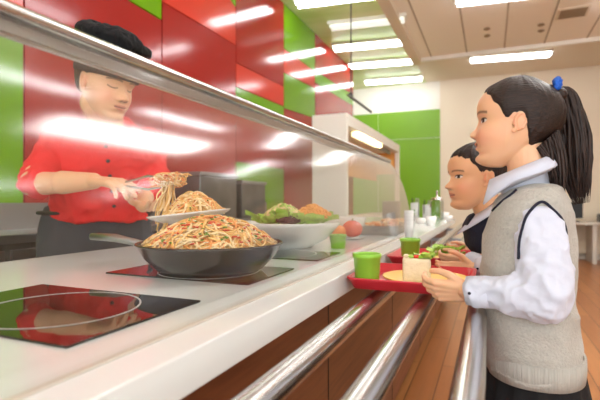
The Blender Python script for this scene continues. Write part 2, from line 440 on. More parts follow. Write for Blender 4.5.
# hobs
def hob(y0, y1, label, ring=True):
    r = root('induction_hob', (-.71,(y0+y1)/2,CT), label, 'hob', 'induction hobs')
    build('glass_plate', MB().box((-.925,y0,CT),(-.50,y1,CT+.004),'hob',.001), r)
    cx, cy = -.69, (y0+y1)/2; R = .132
    for rr in (R,):
        ring_ = []
        for q in (rr-.0016, rr+.0016):
            ring_.append([Vector((cx+q*math.cos(a), cy+q*math.sin(a), CT+.0044)) for a in [2*PI*k/72 for k in range(72)]])
        ring_ += [[p+Vector((0,0,.0003)) for p in ring_[1]], [p+Vector((0,0,.0003)) for p in ring_[0]], ring_[0]]
        build('heating_ring', MB().rings(ring_, 'hobmark', cap=False), r)
    mb = MB()
    for k in range(2): mb.box((cx-.0008+k*.02, cy-.03,CT+.0042),(cx+.0008+k*.02,cy+.03,CT+.0045),'hobmark')
    return r
hob(.415,.705,'empty black glass hob with a white ring at the near left')
hob(.885,1.143,'black glass hob under the pan of noodles')
hob(1.325,1.56,'black glass hob set in the counter before the salad bowl')

# sneeze guard
def gx_at(t):   # bezier profile from bottom to top
    p0 = Vector((-.416,0,CT)); p1 = Vector((-.428,0,H0+.09)); p2 = Vector((-.548,0,H0+.232))
    return p0*(1-t)**2 + p1*2*t*(1-t) + p2*t*t
sg = root('sneeze_guard', (-.45,1.5,CT), 'long curved glass sneeze guard with a steel top rail on the counter', 'sneeze guard')
prof = [gx_at(k/20) for k in range(21)]
th = .005
rings = []
for y in (-.6, -.599, 2.649, 2.65):
    fr = [Vector((p.x,y,p.z)) for p in prof]; bk = [Vector((p.x-th,y,p.z-th*.2)) for p in reversed(prof)]
    rings.append(fr+bk)
build('glass_pane', MB().rings(rings,'glass'), sg)
tp = prof[-1]
build('top_rail', MB().tube([(tp.x+.001,-.6,tp.z+.004),(tp.x+.001,2.66,tp.z+.004)], .0095,'steel',20), sg)
build('inner_rail', MB().box((tp.x-.009,-.6,tp.z-.022),(tp.x-.006,2.64,tp.z-.001),'steel_dull',.001).tube([(tp.x-.012,-.6,tp.z-.024),(tp.x-.012,2.64,tp.z-.024)], .0035,'steel',10), sg)
build('base_channel', MB().box((-.423,-.6,CT),(-.412,2.66,CT+.003),'desk',.001), sg)
# tray slide
RD = .26; RZ = H0-RD; RR = .0225
ts = root('tray_slide', (-.154,2.0,RZ), 'row of three polished steel tray rails running along the counter', 'tray rail')
for x in (-.278,-.154,-.028):
    build('rail', MB().tube([(x,-.6,RZ),(x,5.15,RZ)], RR,'steel',28), ts)
for y in (-.35,1.9,3.6,4.9):
    build('rail_bracket', MB().box((-.4175,y-.012,RZ-.05),(-.0,y+.012,RZ-RR),'steel_dull',.002).box((-.4185,y-.02,RZ-.16),(-.412,y+.02,RZ-.01),'steel_dull'), ts)

# ---------------------------------------------------------------- food helpers
def strands(mb, pts_fn, n, ms, rad, seg=12, sides=5):
    for k in range(n): mb.tube(pts_fn(k), rad*rnd.uniform(.85,1.15), ms[k % len(ms)], sides)
def mound_strands(mb, c, R, h, n, ms, rad, base=0, power=1.6, length=.14):
    def zz(x, y):
        q = min(1, math.hypot(x,y)/R); return h*(1-q**power)
    def fn(k):
        a = rnd.uniform(0,2*PI); q = R*math.sqrt(rnd.random())*.97; x, y = q*math.cos(a), q*math.sin(a)
        d = rnd.uniform(0,2*PI); cv = rnd.uniform(-9,9); pts = []; lift = rnd.uniform(-.004,.011); ph = rnd.uniform(0,6)
        st = length/12
        for i in range(13):
            if math.hypot(x,y) > R*.99: d = math.atan2(-y,-x)+rnd.uniform(-.6,.6)
            pts.append(Vector((c[0]+x, c[1]+y, c[2]+base+zz(x,y)+lift+.004*math.sin(i*.8+ph))))
            d += cv*st*3+rnd.uniform(-.35,.35); x += st*math.cos(d); y += st*math.sin(d)
        return pts
    strands(mb, fn, n, ms, rad)
    prof = [(R*q/10+.0005, base+h*(1-(q/10)**power)-.004) for q in range(10,-1,-1)]
    mb.lathe([(R*.6,base-.012)]+prof, c, ms[0], 32)
    return zz
def bits(mb, c, R, zf, n, m, s, base=0):
    for k in range(n):
        a = rnd.uniform(0,2*PI); q = R*math.sqrt(rnd.random())*.93; x, y = q*math.cos(a), q*math.sin(a)
        rot = Matrix.Rotation(rnd.uniform(0,6),3,'Z')@Matrix.Rotation(rnd.uniform(-.8,.8),3,'X')
        mb.ell((c[0]+x,c[1]+y,c[2]+base+zf(x,y)+.007), (s*rnd.uniform(.8,1.6),s*.6,s*.35), m, rot, 5)
def leaf(mb, p, size, d, m, up=.6):
    """ruffled leaf: curved grid with thickness"""
    nu, nv = 7, 7; top = []; R = Matrix.Rotation(d,3,'Z'); ph = rnd.uniform(0,6)
    for i in range(nu):
        t = i/(nu-1); w = size*.55*math.sin(PI*min(1,t*.9+.08))
        row = []
        for j in range(nv):
            s_ = (j/(nv-1)-.5)*2
            q = Vector((t*size, s_*w, up*size*math.sin(t*1.5)+abs(s_)**2*size*.18+size*.09*math.sin(s_*9+ph+t*5)*abs(s_)))
            row.append(Vector(p)+R@q)
        top.append(row)
    vs = [q for r_ in top for q in r_]; n = len(vs); vs2 = [q-Vector((0,0,.0015)) for q in vs]
    fs = []
    for i in range(nu-1):
        for j in range(nv-1):
            a = i*nv+j; fs.append((a,a+1,a+nv+1,a+nv)); fs.append((a+n,a+nv+n,a+nv+1+n,a+1+n))
    mb.add(vs+vs2, fs, m)
def vessel(prof, th=.003):
    """outer profile list -> closed thin wall"""
    return prof + [(max(r-th,.0005), z+ (th if i == len(prof)-1-0 else 0)) for i,(r,z) in reversed(list(enumerate(prof)))]

# pan with noodles
PC = (-.69,1.02,CT+.004)
pan = root('frying_pan', PC, 'wide dark metal pan heaped with fried noodles on the second hob', 'pan')
prof = [(.0005,0),(.115,0),(.14,.008),(.172,.04),(.188,.070),(.194,.074),(.192,.077),(.184,.072),(.168,.043),(.136,.012),(.11,.004),(.0005,.004)]
build('pan_body', MB().lathe(prof, PC, 'pan', 72), pan)
hd = Vector((-.52,.85,0)).normalized(); hd = Vector((-.93,-.10,0)).normalized()
h0 = Vector(PC)+hd*.19+Vector((0,0,.062)); 
build('handle', MB().tube([h0-hd*.012, h0+hd*.03+Vector((0,0,.004)), h0+hd*.12+Vector((0,0,.018)), h0+hd*.20+Vector((0,0,.02))],[.008,.009,.012,.010],'steel_dull',12), pan)
mb = MB(); zf = mound_strands(mb, PC, .171, .070, 430, ['noodle','noodle2','noodle','noodle3','noodle2'], .0027, base=.066, power=1.9)
bits(mb, PC, .175, zf, 110, 'pepper', .006, .071); bits(mb, PC, .175, zf, 90, 'herb', .005, .071); bits(mb, PC, .175, zf, 120, 'bread', .005, .071)
thing('fried_noodles', mb, 'large heap of fried noodles with vegetables filling the dark pan', 'noodles', kind='stuff')

# plate with noodles
PLC = Vector((-.872,1.173,H0-.058))
prof = [(.0005,-.012),(.055,-.012),(.062,-.008),(.095,.000),(.128,.017),(.131,.0205),(.127,.0225),(.095,.008),(.060,-.002),(.0005,-.002)]
TL = Matrix.Rotation(math.radians(7),3,Vector((-S,Cc,0))) if False else Matrix.Rotation(math.radians(-6),3,Vector((-S,Cc,0)))
def tilt(mb):
    mb.v = [tuple(PLC+TL@(Vector(q)-PLC)) for q in mb.v]; return mb
thing('dinner_plate', tilt(MB().lathe(prof, PLC, 'white_ceramic', 56)), 'white plate of noodles held out over the pan by the chef', 'plate')
mb = MB(); zf = mound_strands(mb, PLC+Vector((.012,.006,0)), .092, .066, 200, ['noodle','noodle','noodle3','noodle2'], .0025, base=.010, power=1.7, length=.11)
bits(mb, PLC+Vector((.012,.006,0)), .085, zf, 24, 'pepper', .005, .012); bits(mb, PLC+Vector((.012,.006,0)), .085, zf, 20, 'herb', .004, .012)
thing('plated_noodles', tilt(mb), 'mound of orange noodles on the white plate held by the chef', 'noodles', kind='stuff')

# tongs with lifted noodles
tip = P(170,182,1.42); hndl = P(128,184,1.53)
tg = root('serving_tongs', hndl, 'steel serving tongs in the hand of the chef lifting noodles', 'tongs')
for dz, dy in ((.018,.0),(-.016,.0)):
    a = hndl+Vector((-.01,.0,dz*.4)); m_ = (hndl+tip)/2+Vector((0,0,dz*1.3)); b = tip+Vector((0,0,dz*.5))
    build('arm', MB().tube([a, m_, b], [.004,.0045,.006],'steel',8), tg)
mb = MB()
for k in range(60):
    q = tip+Vector((rnd.uniform(-.028,.034), rnd.uniform(-.02,.02), rnd.uniform(-.004,.018)))
    pts = [q+Vector((.03*math.cos(t*1.1+k),.022*math.sin(t*1.3+k*2),.012*math.sin(t+k*3))) for t in [j*.5 for j in range(9)]]
    mb.tube(pts,.0022,['noodle','noodle2','noodle3'][k%3],5)
for k in range(34):
    q = tip+Vector((rnd.uniform(-.024,.02), rnd.uniform(-.015,.015), 0)); L = rnd.choice([.06,.09,.13,.15,.16])
    ph = rnd.uniform(0,6); sx = rnd.uniform(-.02,.012)
    pts = [q+Vector((sx*t+.004*math.sin(ph+t*7)+.02*t, -.05*t+.004*math.cos(ph+t*6), -L*t)) for t in [j/9 for j in range(10)]]
    mb.tube(pts,.0021,['noodle2','noodle'][k%2],5)
bits(mb, tip, .03, lambda x,y: .012, 14, 'pepper', .006)
thing('lifted_noodles', mb, 'tangle of noodles hanging from the steel tongs above the pan', 'noodles', kind='stuff')

# salad bowl
BC = Vector((-.76,1.70,CT))
prof = [(.0005,.002),(.09,0),(.095,.006),(.15,.035),(.195,.085),(.206,.102),(.203,.105),(.190,.088),(.145,.042),(.09,.012),(.0005,.010)]
thing('salad_bowl', MB().lathe(prof, BC, 'white_ceramic', 72), 'large round white bowl of mixed salad on the counter', 'bowl')
mb = MB()
for k in range(120):
    a = rnd.uniform(0,2*PI); q = .135*math.sqrt(rnd.random())
    leaf(mb, BC+Vector((q*math.cos(a),q*math.sin(a),.092+rnd.uniform(0,.02))), rnd.uniform(.045,.07), a+rnd.uniform(-1,1), 'lettuce', rnd.uniform(.1,.5))
mb.lathe([(.15,.05),(.18,.085),(.1,.105),(.0005,.11)], BC, 'lettuce', 24)
thing('salad_lettuce', mb, 'green lettuce leaves filling the large white bowl', 'lettuce', kind='stuff')
def heap(name, c, R, h, m, n, rad, label, cat, mats=None):
    mb = MB(); mound_strands(mb, c, R, h, n, mats or [m], rad, length=.05)
    return thing(name, mb, label, cat, kind='stuff')
heap('pale_sprouts', BC+Vector((-.01,-.05,.125)), .075,.045,'sprout',150,.0032,'pale bean sprouts heaped on the salad beside the shredded carrot','sprouts',['sprout','noodle2','lettuce'])
heap('shredded_carrot', BC+Vector((.09,.02,.125)), .075,.04,'carrot',150,.0034,'orange shredded carrot heaped on the right of the salad','carrot')
heap('purple_cabbage', BC+Vector((.05,-.13,.115)), .048,.02,'cabbage',80,.0032,'dark purple shredded cabbage at the front of the salad','cabbage')

# second bowl with tomatoes
B2 = Vector((-.72,2.38,CT))
prof = [(.0005,.002),(.05,0),(.06,.01),(.088,.06),(.10,.10),(.098,.102),(.084,.062),(.05,.014),(.0005,.012)]
thing('deep_bowl', MB().lathe(prof, B2, 'white_ceramic', 48), 'small deep white bowl standing behind the salad bowl', 'bowl')
pc = on_z(338,239.5,CT)
prof = [(.0005,0),(.06,0),(.09,.006),(.092,.009),(.06,.005),(.0005,.004)]
thing('saucer', MB().lathe(prof, pc+Vector((.03,.06,0)), 'white_ceramic', 40), 'flat white saucer carrying a tomato and an orange pepper', 'saucer')
def veg(c, r, m, name, label, cat):
    mb = MB(); n = 24; R = []
    for i in range(1,n):
        a = PI*i/n
        R.append([Vector(c)+Vector((r*math.sin(a)*(1+.06*math.cos(5*b)), 0,0)).normalized()*0+Vector((r*math.sin(a)*(1+.05*math.cos(5*b))*math.cos(b), r*math.sin(a)*(1+.05*math.cos(5*b))*math.sin(b), -r*.85*math.cos(a))) for b in [2*PI*k/40 for k in range(40)]])
    mb.rings(R, m)
    o = thing(name, mb, label, cat)
    build('stem', MB().tube([(c[0],c[1],c[2]+r*.8),(c[0]+.004,c[1],c[2]+r*1.05)],[.005,.003],'herb',8), o)
veg(pc+Vector((.055,.06,.005+.046)), .05,'tomato','tomato','glossy red tomato on the saucer behind the salad bowl','tomato')
veg(pc+Vector((-.002,.02,.005+.034)), .036,'orange','orange_pepper','small orange pepper beside the tomato behind the salad bowl','pepper')

def cup(c, r, h, label, group='green cups'):
    prof = [(.0005,0),(r*.82,0),(r*.84,.003),(r*.97,h*.86),(r*1.03,h*.87),(r*1.03,h),(r*.97,h),(r*.93,h*.86),(r*.8,.005),(.0005,.005)]
    return thing('plastic_cup', MB().lathe(prof, c, 'green_cup', 40), label, 'cup', group)
def gastro(c, sx, sy, h, fm, lab_pan, lab_food, nm, cat):
    x, y, z = c
    mb = MB(); mb.box((x-sx,y-sy,z),(x+sx,y+sy,z+.004),'steel_dull')
    for a,b in (((x-sx,y-sy,z),(x-sx+.003,y+sy,z+h)),((x+sx-.003,y-sy,z),(x+sx,y+sy,z+h)),((x-sx,y-sy,z),(x+sx,y-sy+.003,z+h)),((x-sx,y+sy-.003,z),(x+sx,y+sy,z+h))): mb.box(a,b,'steel_dull')
    thing('food_pan', mb, lab_pan, 'food pan', 'steel food pans')
    mb = MB(); mb.box((x-sx+.004,y-sy+.004,z+.005),(x+sx-.004,y+sy-.004,z+h*.8),fm)
    for k in range(90): mb.ell((x+rnd.uniform(-.85,.85)*sx,y+rnd.uniform(-.85,.85)*sy,z+h*.85+rnd.uniform(0,.02)),(rnd.uniform(.008,.02),.009,.008),[fm,'noodle3','noodle2'][k%3],Matrix.Rotation(rnd.uniform(0,6),3,'Z'),5)
    thing(nm, mb, lab_food, cat, kind='stuff')
gastro((-.58,2.62,CT),.10,.13,.05,'orange','steel pan of orange food behind the tomato','orange chopped food filling the nearer steel pan','chopped_carrot','food')
gastro((-.88,2.75,CT),.10,.13,.05,'bread','steel pan of pale food behind the deep bowl','pale food filling the steel pan farther from the glass','rice_dish','food')
gastro((-.60,3.15,CT),.10,.13,.05,'carrot','steel pan of yellow food farther along the counter','yellow orange food in the rear steel pan','stir_fry','food')

def clear_cup(c, r, h, label, mname='clear', name='glass_jar', group=None):
    prof = [(.0005,0),(r*.8,0),(r,h),(r-.002,h),(r*.8-.002,.004),(.0005,.004)]
    return thing(name, MB().lathe(prof, c, mname, 32), label, 'glass', group)
M['frost'] = mat('frosted_plastic', (235,238,236), .3, alpha=.72)
for k in range(5):
    z = CT+.018*k
    thing('frosted_cup', MB().lathe([(.0005,z*0),(.018,0),(.0245,.07),(.0225,.07),(.016,.003),(.0005,.003)],(-.381,2.33,z),'frost',24),
      'frosted clear plastic cup nested in the stack on the ledge outside the glass','cup','stack of frosted cups')
# far end objects
q = on_z(390,222.5,CT)
bx = root('black_box', (q.x,q.y,CT), 'small black appliance near the far end of the counter behind the glass', 'appliance')
build('body', MB().box((q.x-.07,q.y,CT),(q.x+.07,q.y+.14,CT+.19),'black',.01), bx)
build('front_panel', MB().box((q.x-.055,q.y-.004,CT+.08),(q.x+.055,q.y+.001,CT+.17),'dark'), bx)
for (u,w,h,lab) in ((415,.045,.17,'steel cutlery canister at the far end, left of its neighbour'),(427,.045,.15,'steel cutlery canister at the far end, right of its neighbour')):
    q = on_z(u,219.5,CT)
    cc = root('cutlery_canister', (q.x,q.y,CT), lab, 'canister', 'steel canisters at the far end')
    build('canister_body', MB().lathe([(.0005,0),(w,0),(w,h),(w*1.06,h+.004),(w-.004,h),(w-.004,.004),(.0005,.004)],(q.x,q.y,CT),'steel',28), cc)
    for k in range(5):
        a = k*1.3; build('cutlery', MB().tube([(q.x+.02*math.cos(a),q.y+.02*math.sin(a),CT+.02),(q.x+.035*math.cos(a),q.y+.035*math.sin(a),CT+h+.05)],.005,'black' if k%2 else 'steel',8), cc)
q = on_z(437,222,CT)
jg = root('glass_jug', (q.x,q.y,CT), 'tall clear glass jug at the far end of the counter before the boy', 'jug')
build('jug_body', MB().lathe([(.0005,0),(.05,0),(.06,.02),(.058,.19),(.05,.2),(.047,.2),(.054,.19),(.056,.02),(.0005,.006)],(q.x,q.y,CT),'clear',32), jg)
build('jug_lid', MB().lathe([(.05,.2),(.052,.215),(.01,.225),(.008,.27),(.014,.28),(.0005,.285)],(q.x,q.y,CT),'steel',28), jg)
for (u,v_,r_,h_,lab,mm) in ((409,226.5,.045,.09,'clear cup holding green herbs on the counter','clear'),(421,224,.05,.05,'white stacked dish on the far counter, left one','white_ceramic'),(431,225.5,.045,.07,'white dish below the glass jug','white_ceramic'),(445,219,.05,.07,'white bowl just in front of the face of the boy','white_ceramic'),(449,222,.035,.06,'small white cup beside the white bowl near the boy','white_ceramic')):
    q = on_z(u,v_,CT)
    thing('dish' if mm!='clear' else 'herb_cup', MB().lathe([(.0005,0),(r_*.6,0),(r_,h_),(r_-.003,h_),(r_*.6-.002,.004),(.0005,.004)],(q.x,q.y,CT),mm,28), lab, 'dish' if mm!='clear' else 'cup')
q = on_z(409,226.5,CT); mb = MB()
for k in range(14): leaf(mb,(q.x,q.y,CT+.05+rnd.uniform(0,.03)),.045,k*.9,'herb',.9)
thing('herb_bunch', mb, 'bunch of green herbs in the clear cup on the counter', 'herbs', kind='stuff')

# ---------------------------------------------------------------- trays
def tray(x0, x1, y0, y1, label):
    zb_ = H0-.226; c = ((x0+x1)/2,(y0+y1)/2)
    def ring(inset, z, rr):
        pts = []; hx = (x1-x0)/2-inset; hy = (y1-y0)/2-inset; rr = max(rr-inset,.008)
        for q,(sx,sy) in enumerate(((1,1),(-1,1),(-1,-1),(1,-1))):
            for k in range(9):
                a = math.radians(q*90+k*90/8)
                pts.append(Vector((c[0]+sx*(hx-rr)+rr*math.cos(a), c[1]+sy*(hy-rr)+rr*math.sin(a), z)))
        return pts
    R = [ring(.022,zb_,.034),ring(.018,zb_+.001,.034),ring(.006,zb_+.022,.034),ring(0,zb_+.027,.034),ring(.0,zb_+.030,.034),ring(.007,zb_+.030,.034),ring(.020,zb_+.006,.034),ring(.024,zb_+.004,.034)]
    return thing('serving_tray', MB().rings(R,'tray'), label, 'tray', 'red serving trays')
tray(-.345,-.035,1.105,1.42,'red plastic tray held by the girl, carrying a green cup and a sandwich')
tray(-.345,-.035,1.60,1.92,'red plastic tray held by the boy, behind the tray of the girl')
TZ = H0-.226+.004
def oval_plate(c, rx, ry, label):
    R = []
    for q,z in ((.0,.001),(.55,.0),(.62,.002),(.9,.008),(1,.013),(1,.0155),(.97,.0155),(.88,.011),(.6,.005),(.001,.004)):
        R.append([Vector((c[0]+max(q,.001)*rx*math.cos(a),c[1]+max(q,.001)*ry*math.sin(a),c[2]+z)) for a in [2*PI*k/56 for k in range(56)]])
    return thing('oval_plate', MB().rings(R,'yellow'), label, 'plate', 'yellow plates on the trays')
oval_plate((-.165,1.275,TZ),.115,.115,'yellow plate under the sandwich on the tray of the girl')
oval_plate((-.165,1.77,TZ),.10,.115,'yellow plate on the tray of the boy')
cup((-.299,1.163,TZ),.0365,.084,'bright green plastic cup on the near tray, closest to the glass')
cup((-.275,1.71,TZ),.037,.082,'bright green plastic cup on the tray of the boy')
cup(on_z(338,248,CT)+Vector((0,0,0)),.034,.055,'small added green cup standing in for a cup reflection in the glass below the tomato')  # extra cup in place of the green reflection seen in the glass
# sandwich
sw = root('sandwich', (-.182,1.235,TZ+.006), 'pale square sandwich with red and green filling on the tray of the girl', 'sandwich')
ax = [Vector((.98,.2,0)),Vector((-.2,.98,0)),Vector((0,0,1))]
build('bread', MB().obox((-.182,1.235,TZ+.038), ax, (.036,.026,.031),'bread',.007), sw)
mb = MB()
for k in range(12): mb.ell((-.182+rnd.uniform(-.03,.03),1.235+rnd.uniform(-.02,.02),TZ+.074),(.008,.006,.005),['tomato','bread','lettuce','bread'][k%4],None,6)
for k in range(9): leaf(mb,(-.162+rnd.uniform(-.01,.02),1.24+rnd.uniform(-.015,.01),TZ+.068),.022,k*.8,'lettuce',.5)
build('filling', mb, sw, label='chopped red and green filling')
mb = MB()
for k in range(30): leaf(mb,(-.15+rnd.uniform(-.045,.034),1.76+rnd.uniform(-.04,.04),TZ+.008+rnd.uniform(0,.02)),.04,k*.8,'lettuce',.5)
for k in range(8): mb.ell((-.16+rnd.uniform(-.05,.05),1.75+rnd.uniform(-.04,.04),TZ+.035),(.010,.008,.006),['tomato','bread'][k%2],None,6)
thing('side_salad', mb, 'small salad with tomato bits on the tray of the boy', 'salad', kind='stuff')

# ---------------------------------------------------------------- background furniture
cab = root('pass_through_cabinet', (-1.66,6.3,0), 'tall white pass-through cabinet with a warm lit opening before the red wall', 'cabinet')
x1 = -1.45; x0 = -1.86; y0 = 4.76; y1 = 7.9; zT = 2.02
build('end_panel', MB().box((x0,y0,0),(x1,y0+.06,zT),'white_wall',.004), cab)
build('far_post', MB().box((x1-.07,y1-.07,.85),(x1,y1,zT-.131),'white_wall',.004).box((x0,y1-.04,zT-.5),(x1-.071,y1,zT-.131),'warm_wall'), cab)
build('hood', MB().box((x0,y0+.061,zT-.13),(x1,y1,zT),'white_wall',.004), cab)
build('back_panel', MB().box((x0,y0+.061,zT-.62),(x0+.03,y1-.11,zT-.131),'warm_wall'), cab)
build('lower_body', MB().box((x0,y0+.061,0),(x1,y1-.101,.85),'white_wall',.004), cab)
build('warm_tube', MB().tube([(x1-.05,5.3,zT-.155),(x1-.05,6.6,zT-.155)],.025,'warm',12), cab)
build('tube_housing', MB().box((x1-.09,5.2,zT-.20),(x1-.08,7.5,zT-.131),'steel_box'), cab)
# back counter along the red wall
bc = root('back_counter', (-2.1,1.5,0), 'grey steel work counter along the wall behind the chef', 'counter')
build('worktop', MB().box((-2.32,-.8,.86),(-1.95,4.5,.90),'steel_dull',.002), bc)
build('splashback', MB().box((-2.325,-.8,.90),(-2.305,4.5,1.04),'steel_dull'), bc)
build('cabinet_body', MB().box((-2.3,-.78,0),(-1.98,4.48,.86),'steel_box'), bc)
for k in range(5): build('cabinet_door', MB().box((-1.98,-.75+k*1.05,.1),(-1.965,.27+k*1.05,.83),'steel_dull',.003), bc)
for (y,w,h,lab) in ((3.05,.26,.34,'tall grey steel bin on the back counter right of the chef'),(3.62,.22,.30,'second grey steel bin on the back counter, farther right')):
    b_ = root('steel_bin', (-2.12,y,.90), lab, 'bin', 'steel bins on the back counter')
    build('bin_body', MB().box((-2.25,y-w,.90),(-1.98,y+w,.90+h),'steel_box',.01), b_)
    build('bin_lid', MB().box((-2.26,y-w-.01,.901+h),(-1.97,y+w+.01,.93+h),'steel_dull',.005), b_)
# kitchen pot on the back counter far left
# desk at far right
dk = root('desk', (3.0,9.0,0), 'pale grey desk against the cream wall at far right', 'desk')
dl = on_back(571,222,9.1).x; dz = .69
build('desk_top', MB().box((dl-.6,8.75,dz-.04),(dl+1.8,9.45,dz),'desk',.004), dk)
for x in (dl-.55, dl+.3, dl+1.75): build('leg', MB().box((x-.03,8.8,0),(x+.03,9.4,dz-.041),'desk'), dk)
build('modesty_panel', MB().box((dl-.5,9.38,.12),(dl+1.7,9.4,dz-.041),'cream'), dk)
q = on_back(572,220,9.1)
mn = root('monitor', (q.x,9.1,dz), 'small black monitor standing on the pale desk behind the ponytail', 'monitor')
build('screen', MB().box((q.x-.16,9.08,dz+.06),(q.x+.16,9.11,dz+.34),'black',.005), mn)
build('stand', MB().box((q.x-.03,9.085,dz+.01),(q.x+.03,9.115,dz+.1),'black').box((q.x-.1,9.0,dz),(q.x+.1,9.18,dz+.012),'black'), mn)
q = on_back(600,220,9.1)
thing('box_file', MB().box((q.x-.03,8.95,dz),(q.x+.3,9.2,dz+.14),'dark',.006), 'low dark box on the desk at the right edge of the picture', 'box')

# ---------------------------------------------------------------- people
HP = dict(
 xf=[(0,.27),(.02,.335),(.06,.385),(.10,.392),(.14,.375),(.20,.395),(.26,.405),(.33,.41),(.40,.405),(.50,.398),(.56,.418),(.64,.432),(.72,.425),(.80,.385),(.87,.315),(.93,.21),(.97,.12),(1,0)],
 xb=[(0,.12),(.04,.06),(.08,.0),(.15,-.08),(.22,-.16),(.30,-.27),(.38,-.36),(.48,-.415),(.58,-.435),(.68,-.425),(.78,-.375),(.86,-.295),(.93,-.18),(.97,-.10),(1,0)],
 w=[(0,.08),(.03,.125),(.08,.175),(.15,.225),(.25,.275),(.35,.305),(.45,.325),(.55,.345),(.65,.352),(.75,.335),(.84,.28),(.91,.205),(.96,.125),(1,.0)])
def head_pt(z, phi, infl=0.):
    xf, xb, w = scat(HP['xf'],z), scat(HP['xb'],z), scat(HP['w'],z)
    cx = (xf+xb)/2 ; c, s = math.cos(phi), math.sin(phi)
    # widest a bit behind centre
    ax_ = abs(xf-cx) if c > 0 else abs(cx-xb)
    e = 2.25 if c > 0 else 2.0
    k = (abs(c)**e+abs(s)**e)**(-1/e)
    return Vector((cx+ax_*c*k - .0, w*s*k, z))
def head_surface(nz=90, nphi=96, fn=None, lo=.004, hi=.996):
    R = []
    for i in range(nz):
        z = lo+(hi-lo)*(.5-.5*math.cos(PI*i/(nz-1)))
        R.append([fn(z, 2*PI*k/nphi) for k in range(nphi)])
    return R
def G(a, s): return math.exp(-(a/s)**2/2)
def make_head(Hs, T, org, voxel, sk, lip, eye_closed=False, smile=.5, child=True, neck=None, extra=None, brow=(60,40,32), hairtone=None, young=1.):
    """returns remeshed + painted mesh in world space. T rotation 3x3, org = position of chin origin."""
    nose_n = [(.30,0),(.318,.035),(.335,.078),(.36,.092),(.39,.075),(.43,.034),(.48,.022),(.54,.0)]
    def fn(z, phi):
        p = head_pt(z, phi); x, y = p.x, p.y
        if x > 0.05:
            f = 0.
            a = abs(y)
            f += scat(nose_n,z)*young*G(y, .030+.022*max(0,min(1,(.42-z)/.1))) if .29 < z < .56 else 0
            f += .035*G(z-.335,.018)*G(a-.055,.02)                        # nostril wings
            f += .026*G(z-.250,.016)*G(y,.075) + .024*G(z-.200,.018)*G(y,.065)   # lips
            f -= .016*G(z-.224,.008)*G(y,.09)
            f -= .012*G(z-.155,.02)*G(y,.09)
            f += .018*G(z-.075,.04)*G(y,.07)                              # chin
            f -= .040*G(z-.50,.042)*G(a-.145,.065)                        # sockets
            f += .022*G(z-.495,.024)*G(a-.145,.050)                       # lids over the eyeball
            f += .012*G(z-.565,.02)*G(a-.14,.09)                          # brow ridge
            f += (.018+.014*smile)*G(z-.34,.07)*G(a-.20,.07)              # cheek
            f -= .008*smile*G(z-.235,.03)*G(a-.115,.02)
            p.x += f
            if a > .1: p.y += math.copysign(.012*smile*G(z-.33,.06)*G(a-.25,.06), y)
        return p
    mb = MB(); R = head_surface(110, 120, fn); mb.rings(R, 'skin')
    # ears
    for sgn in (-1,1):
        ec = Vector((.015, sgn*.325, .445)); E = Matrix.Rotation(math.radians(sgn*18),3,'Z')@Matrix.Rotation(math.radians(-10),3,'Y')
        pts = []; rr = []
        for k in range(17):
            a = math.radians(-70 + k*290/16)
            s_ = 1.0 if math.sin(a) > 0 else .78
            pts.append(ec+E@Vector((-.018+.058*math.cos(a+.0)*s_, sgn*.025, .01+.098*math.sin(a)))); rr.append(.014)
        mb.tube(pts, rr, 'skin', 10)
        mb.ell(ec+E@Vector((-.012,sgn*.008,0)), (.052,.018,.085), 'skin', E, 10)
        mb.ell(ec+E@Vector((.022,sgn*.014,-.085)), (.026,.015,.028), 'skin', E, 8)
        mb.ell(ec+E@Vector((.040,sgn*.012,-.01)), (.014,.018,.024), 'skin', E, 8)
    W = lambda q: org + T@(Vector(q)*Hs)
    mb.v = [tuple(W(p)) for p in mb.v]
    if neck:
        for (a, b, ra, rb) in neck: mb.cap(a, b, ra, rb, 'skin', 24)
    me = remesh(mb, voxel, 2, 'head')
    # paint
    v = getv(me); Ti = np.array(T.inverted()); L = ((v-np.array(org))@Ti.T)/Hs
    x, y, z = L[:,0], L[:,1], L[:,2]; a = np.abs(y)
    base = np.array(lin(sk)); col = np.tile(base,(len(v),1))
    def mix(mask, c, k=1.):
        mk = np.clip(mask,0,1)[:,None]*k
        return col*(1-mk)+np.array(lin(c))*mk
    front = (x > .12)
    g2 = lambda q, s: np.exp(-(q/s)**2/2)
    col = mix(front*g2(z-.33,.07)*g2(a-.2,.07), (232,132,110), .35)
    earm = ((a > .33)&(x<.10)&(x>-.10)&(z>.34)&(z<.55))
    col = mix(earm*1., (226,140,112), .3)
    mouth_z = .222+smile*2.8*y*y
    lipm = front*(a < .10)*np.clip(1.3-np.abs(z-mouth_z-.0)/(.034*np.sqrt(np.clip(1-(a/.105)**2,0.01,1))),0,1)
    col = mix(np.clip(lipm*2,0,1), lip, .6)
    line = front*(a < .10)*np.clip(1.5-np.abs(z-mouth_z)/.007,0,1)
    col = mix(line, (110,40,36), .85)
    # eyes
    ez = .497+.05*(a-.145)
    hw = .066
    tt = np.clip(1-((a-.145)/hw)**2,0,1)
    if eye_closed:
        dz = z-(ez-.012-.018*tt)
        col = mix(front*(tt>.02)*np.clip(1.6-np.abs(dz)/.007,0,1), (50,30,26), .9)
    else:
        op = .023*np.sqrt(tt); dz = z-ez
        ine = front*(np.abs(dz) < op)*(tt>0)
        col = mix(ine*1., (236,230,226), 1.)
        iris = ine*(((a-.145)**2+dz**2) < .027**2)
        col = mix(iris*1., (28,16,12), 1.)
        up = front*(tt>.0)*np.clip(1.5-np.abs(dz-op-.003)/.008,0,1)
        col = mix(up, (30,20,18), .95)
    bz = z-(.575+.015*np.clip(1-((a-.15)/.1)**2,-1,1))
    br = front*(a>.055)*(a<.25)*np.clip(1.5-np.abs(bz)/.013,0,1)
    col = mix(br, brow, .75)
    nost = front*(x>.40)*g2(z-.314,.010)*g2(a-.035,.016)
    col = mix(np.clip(nost*1.3,0,1), (120,60,48), .8)
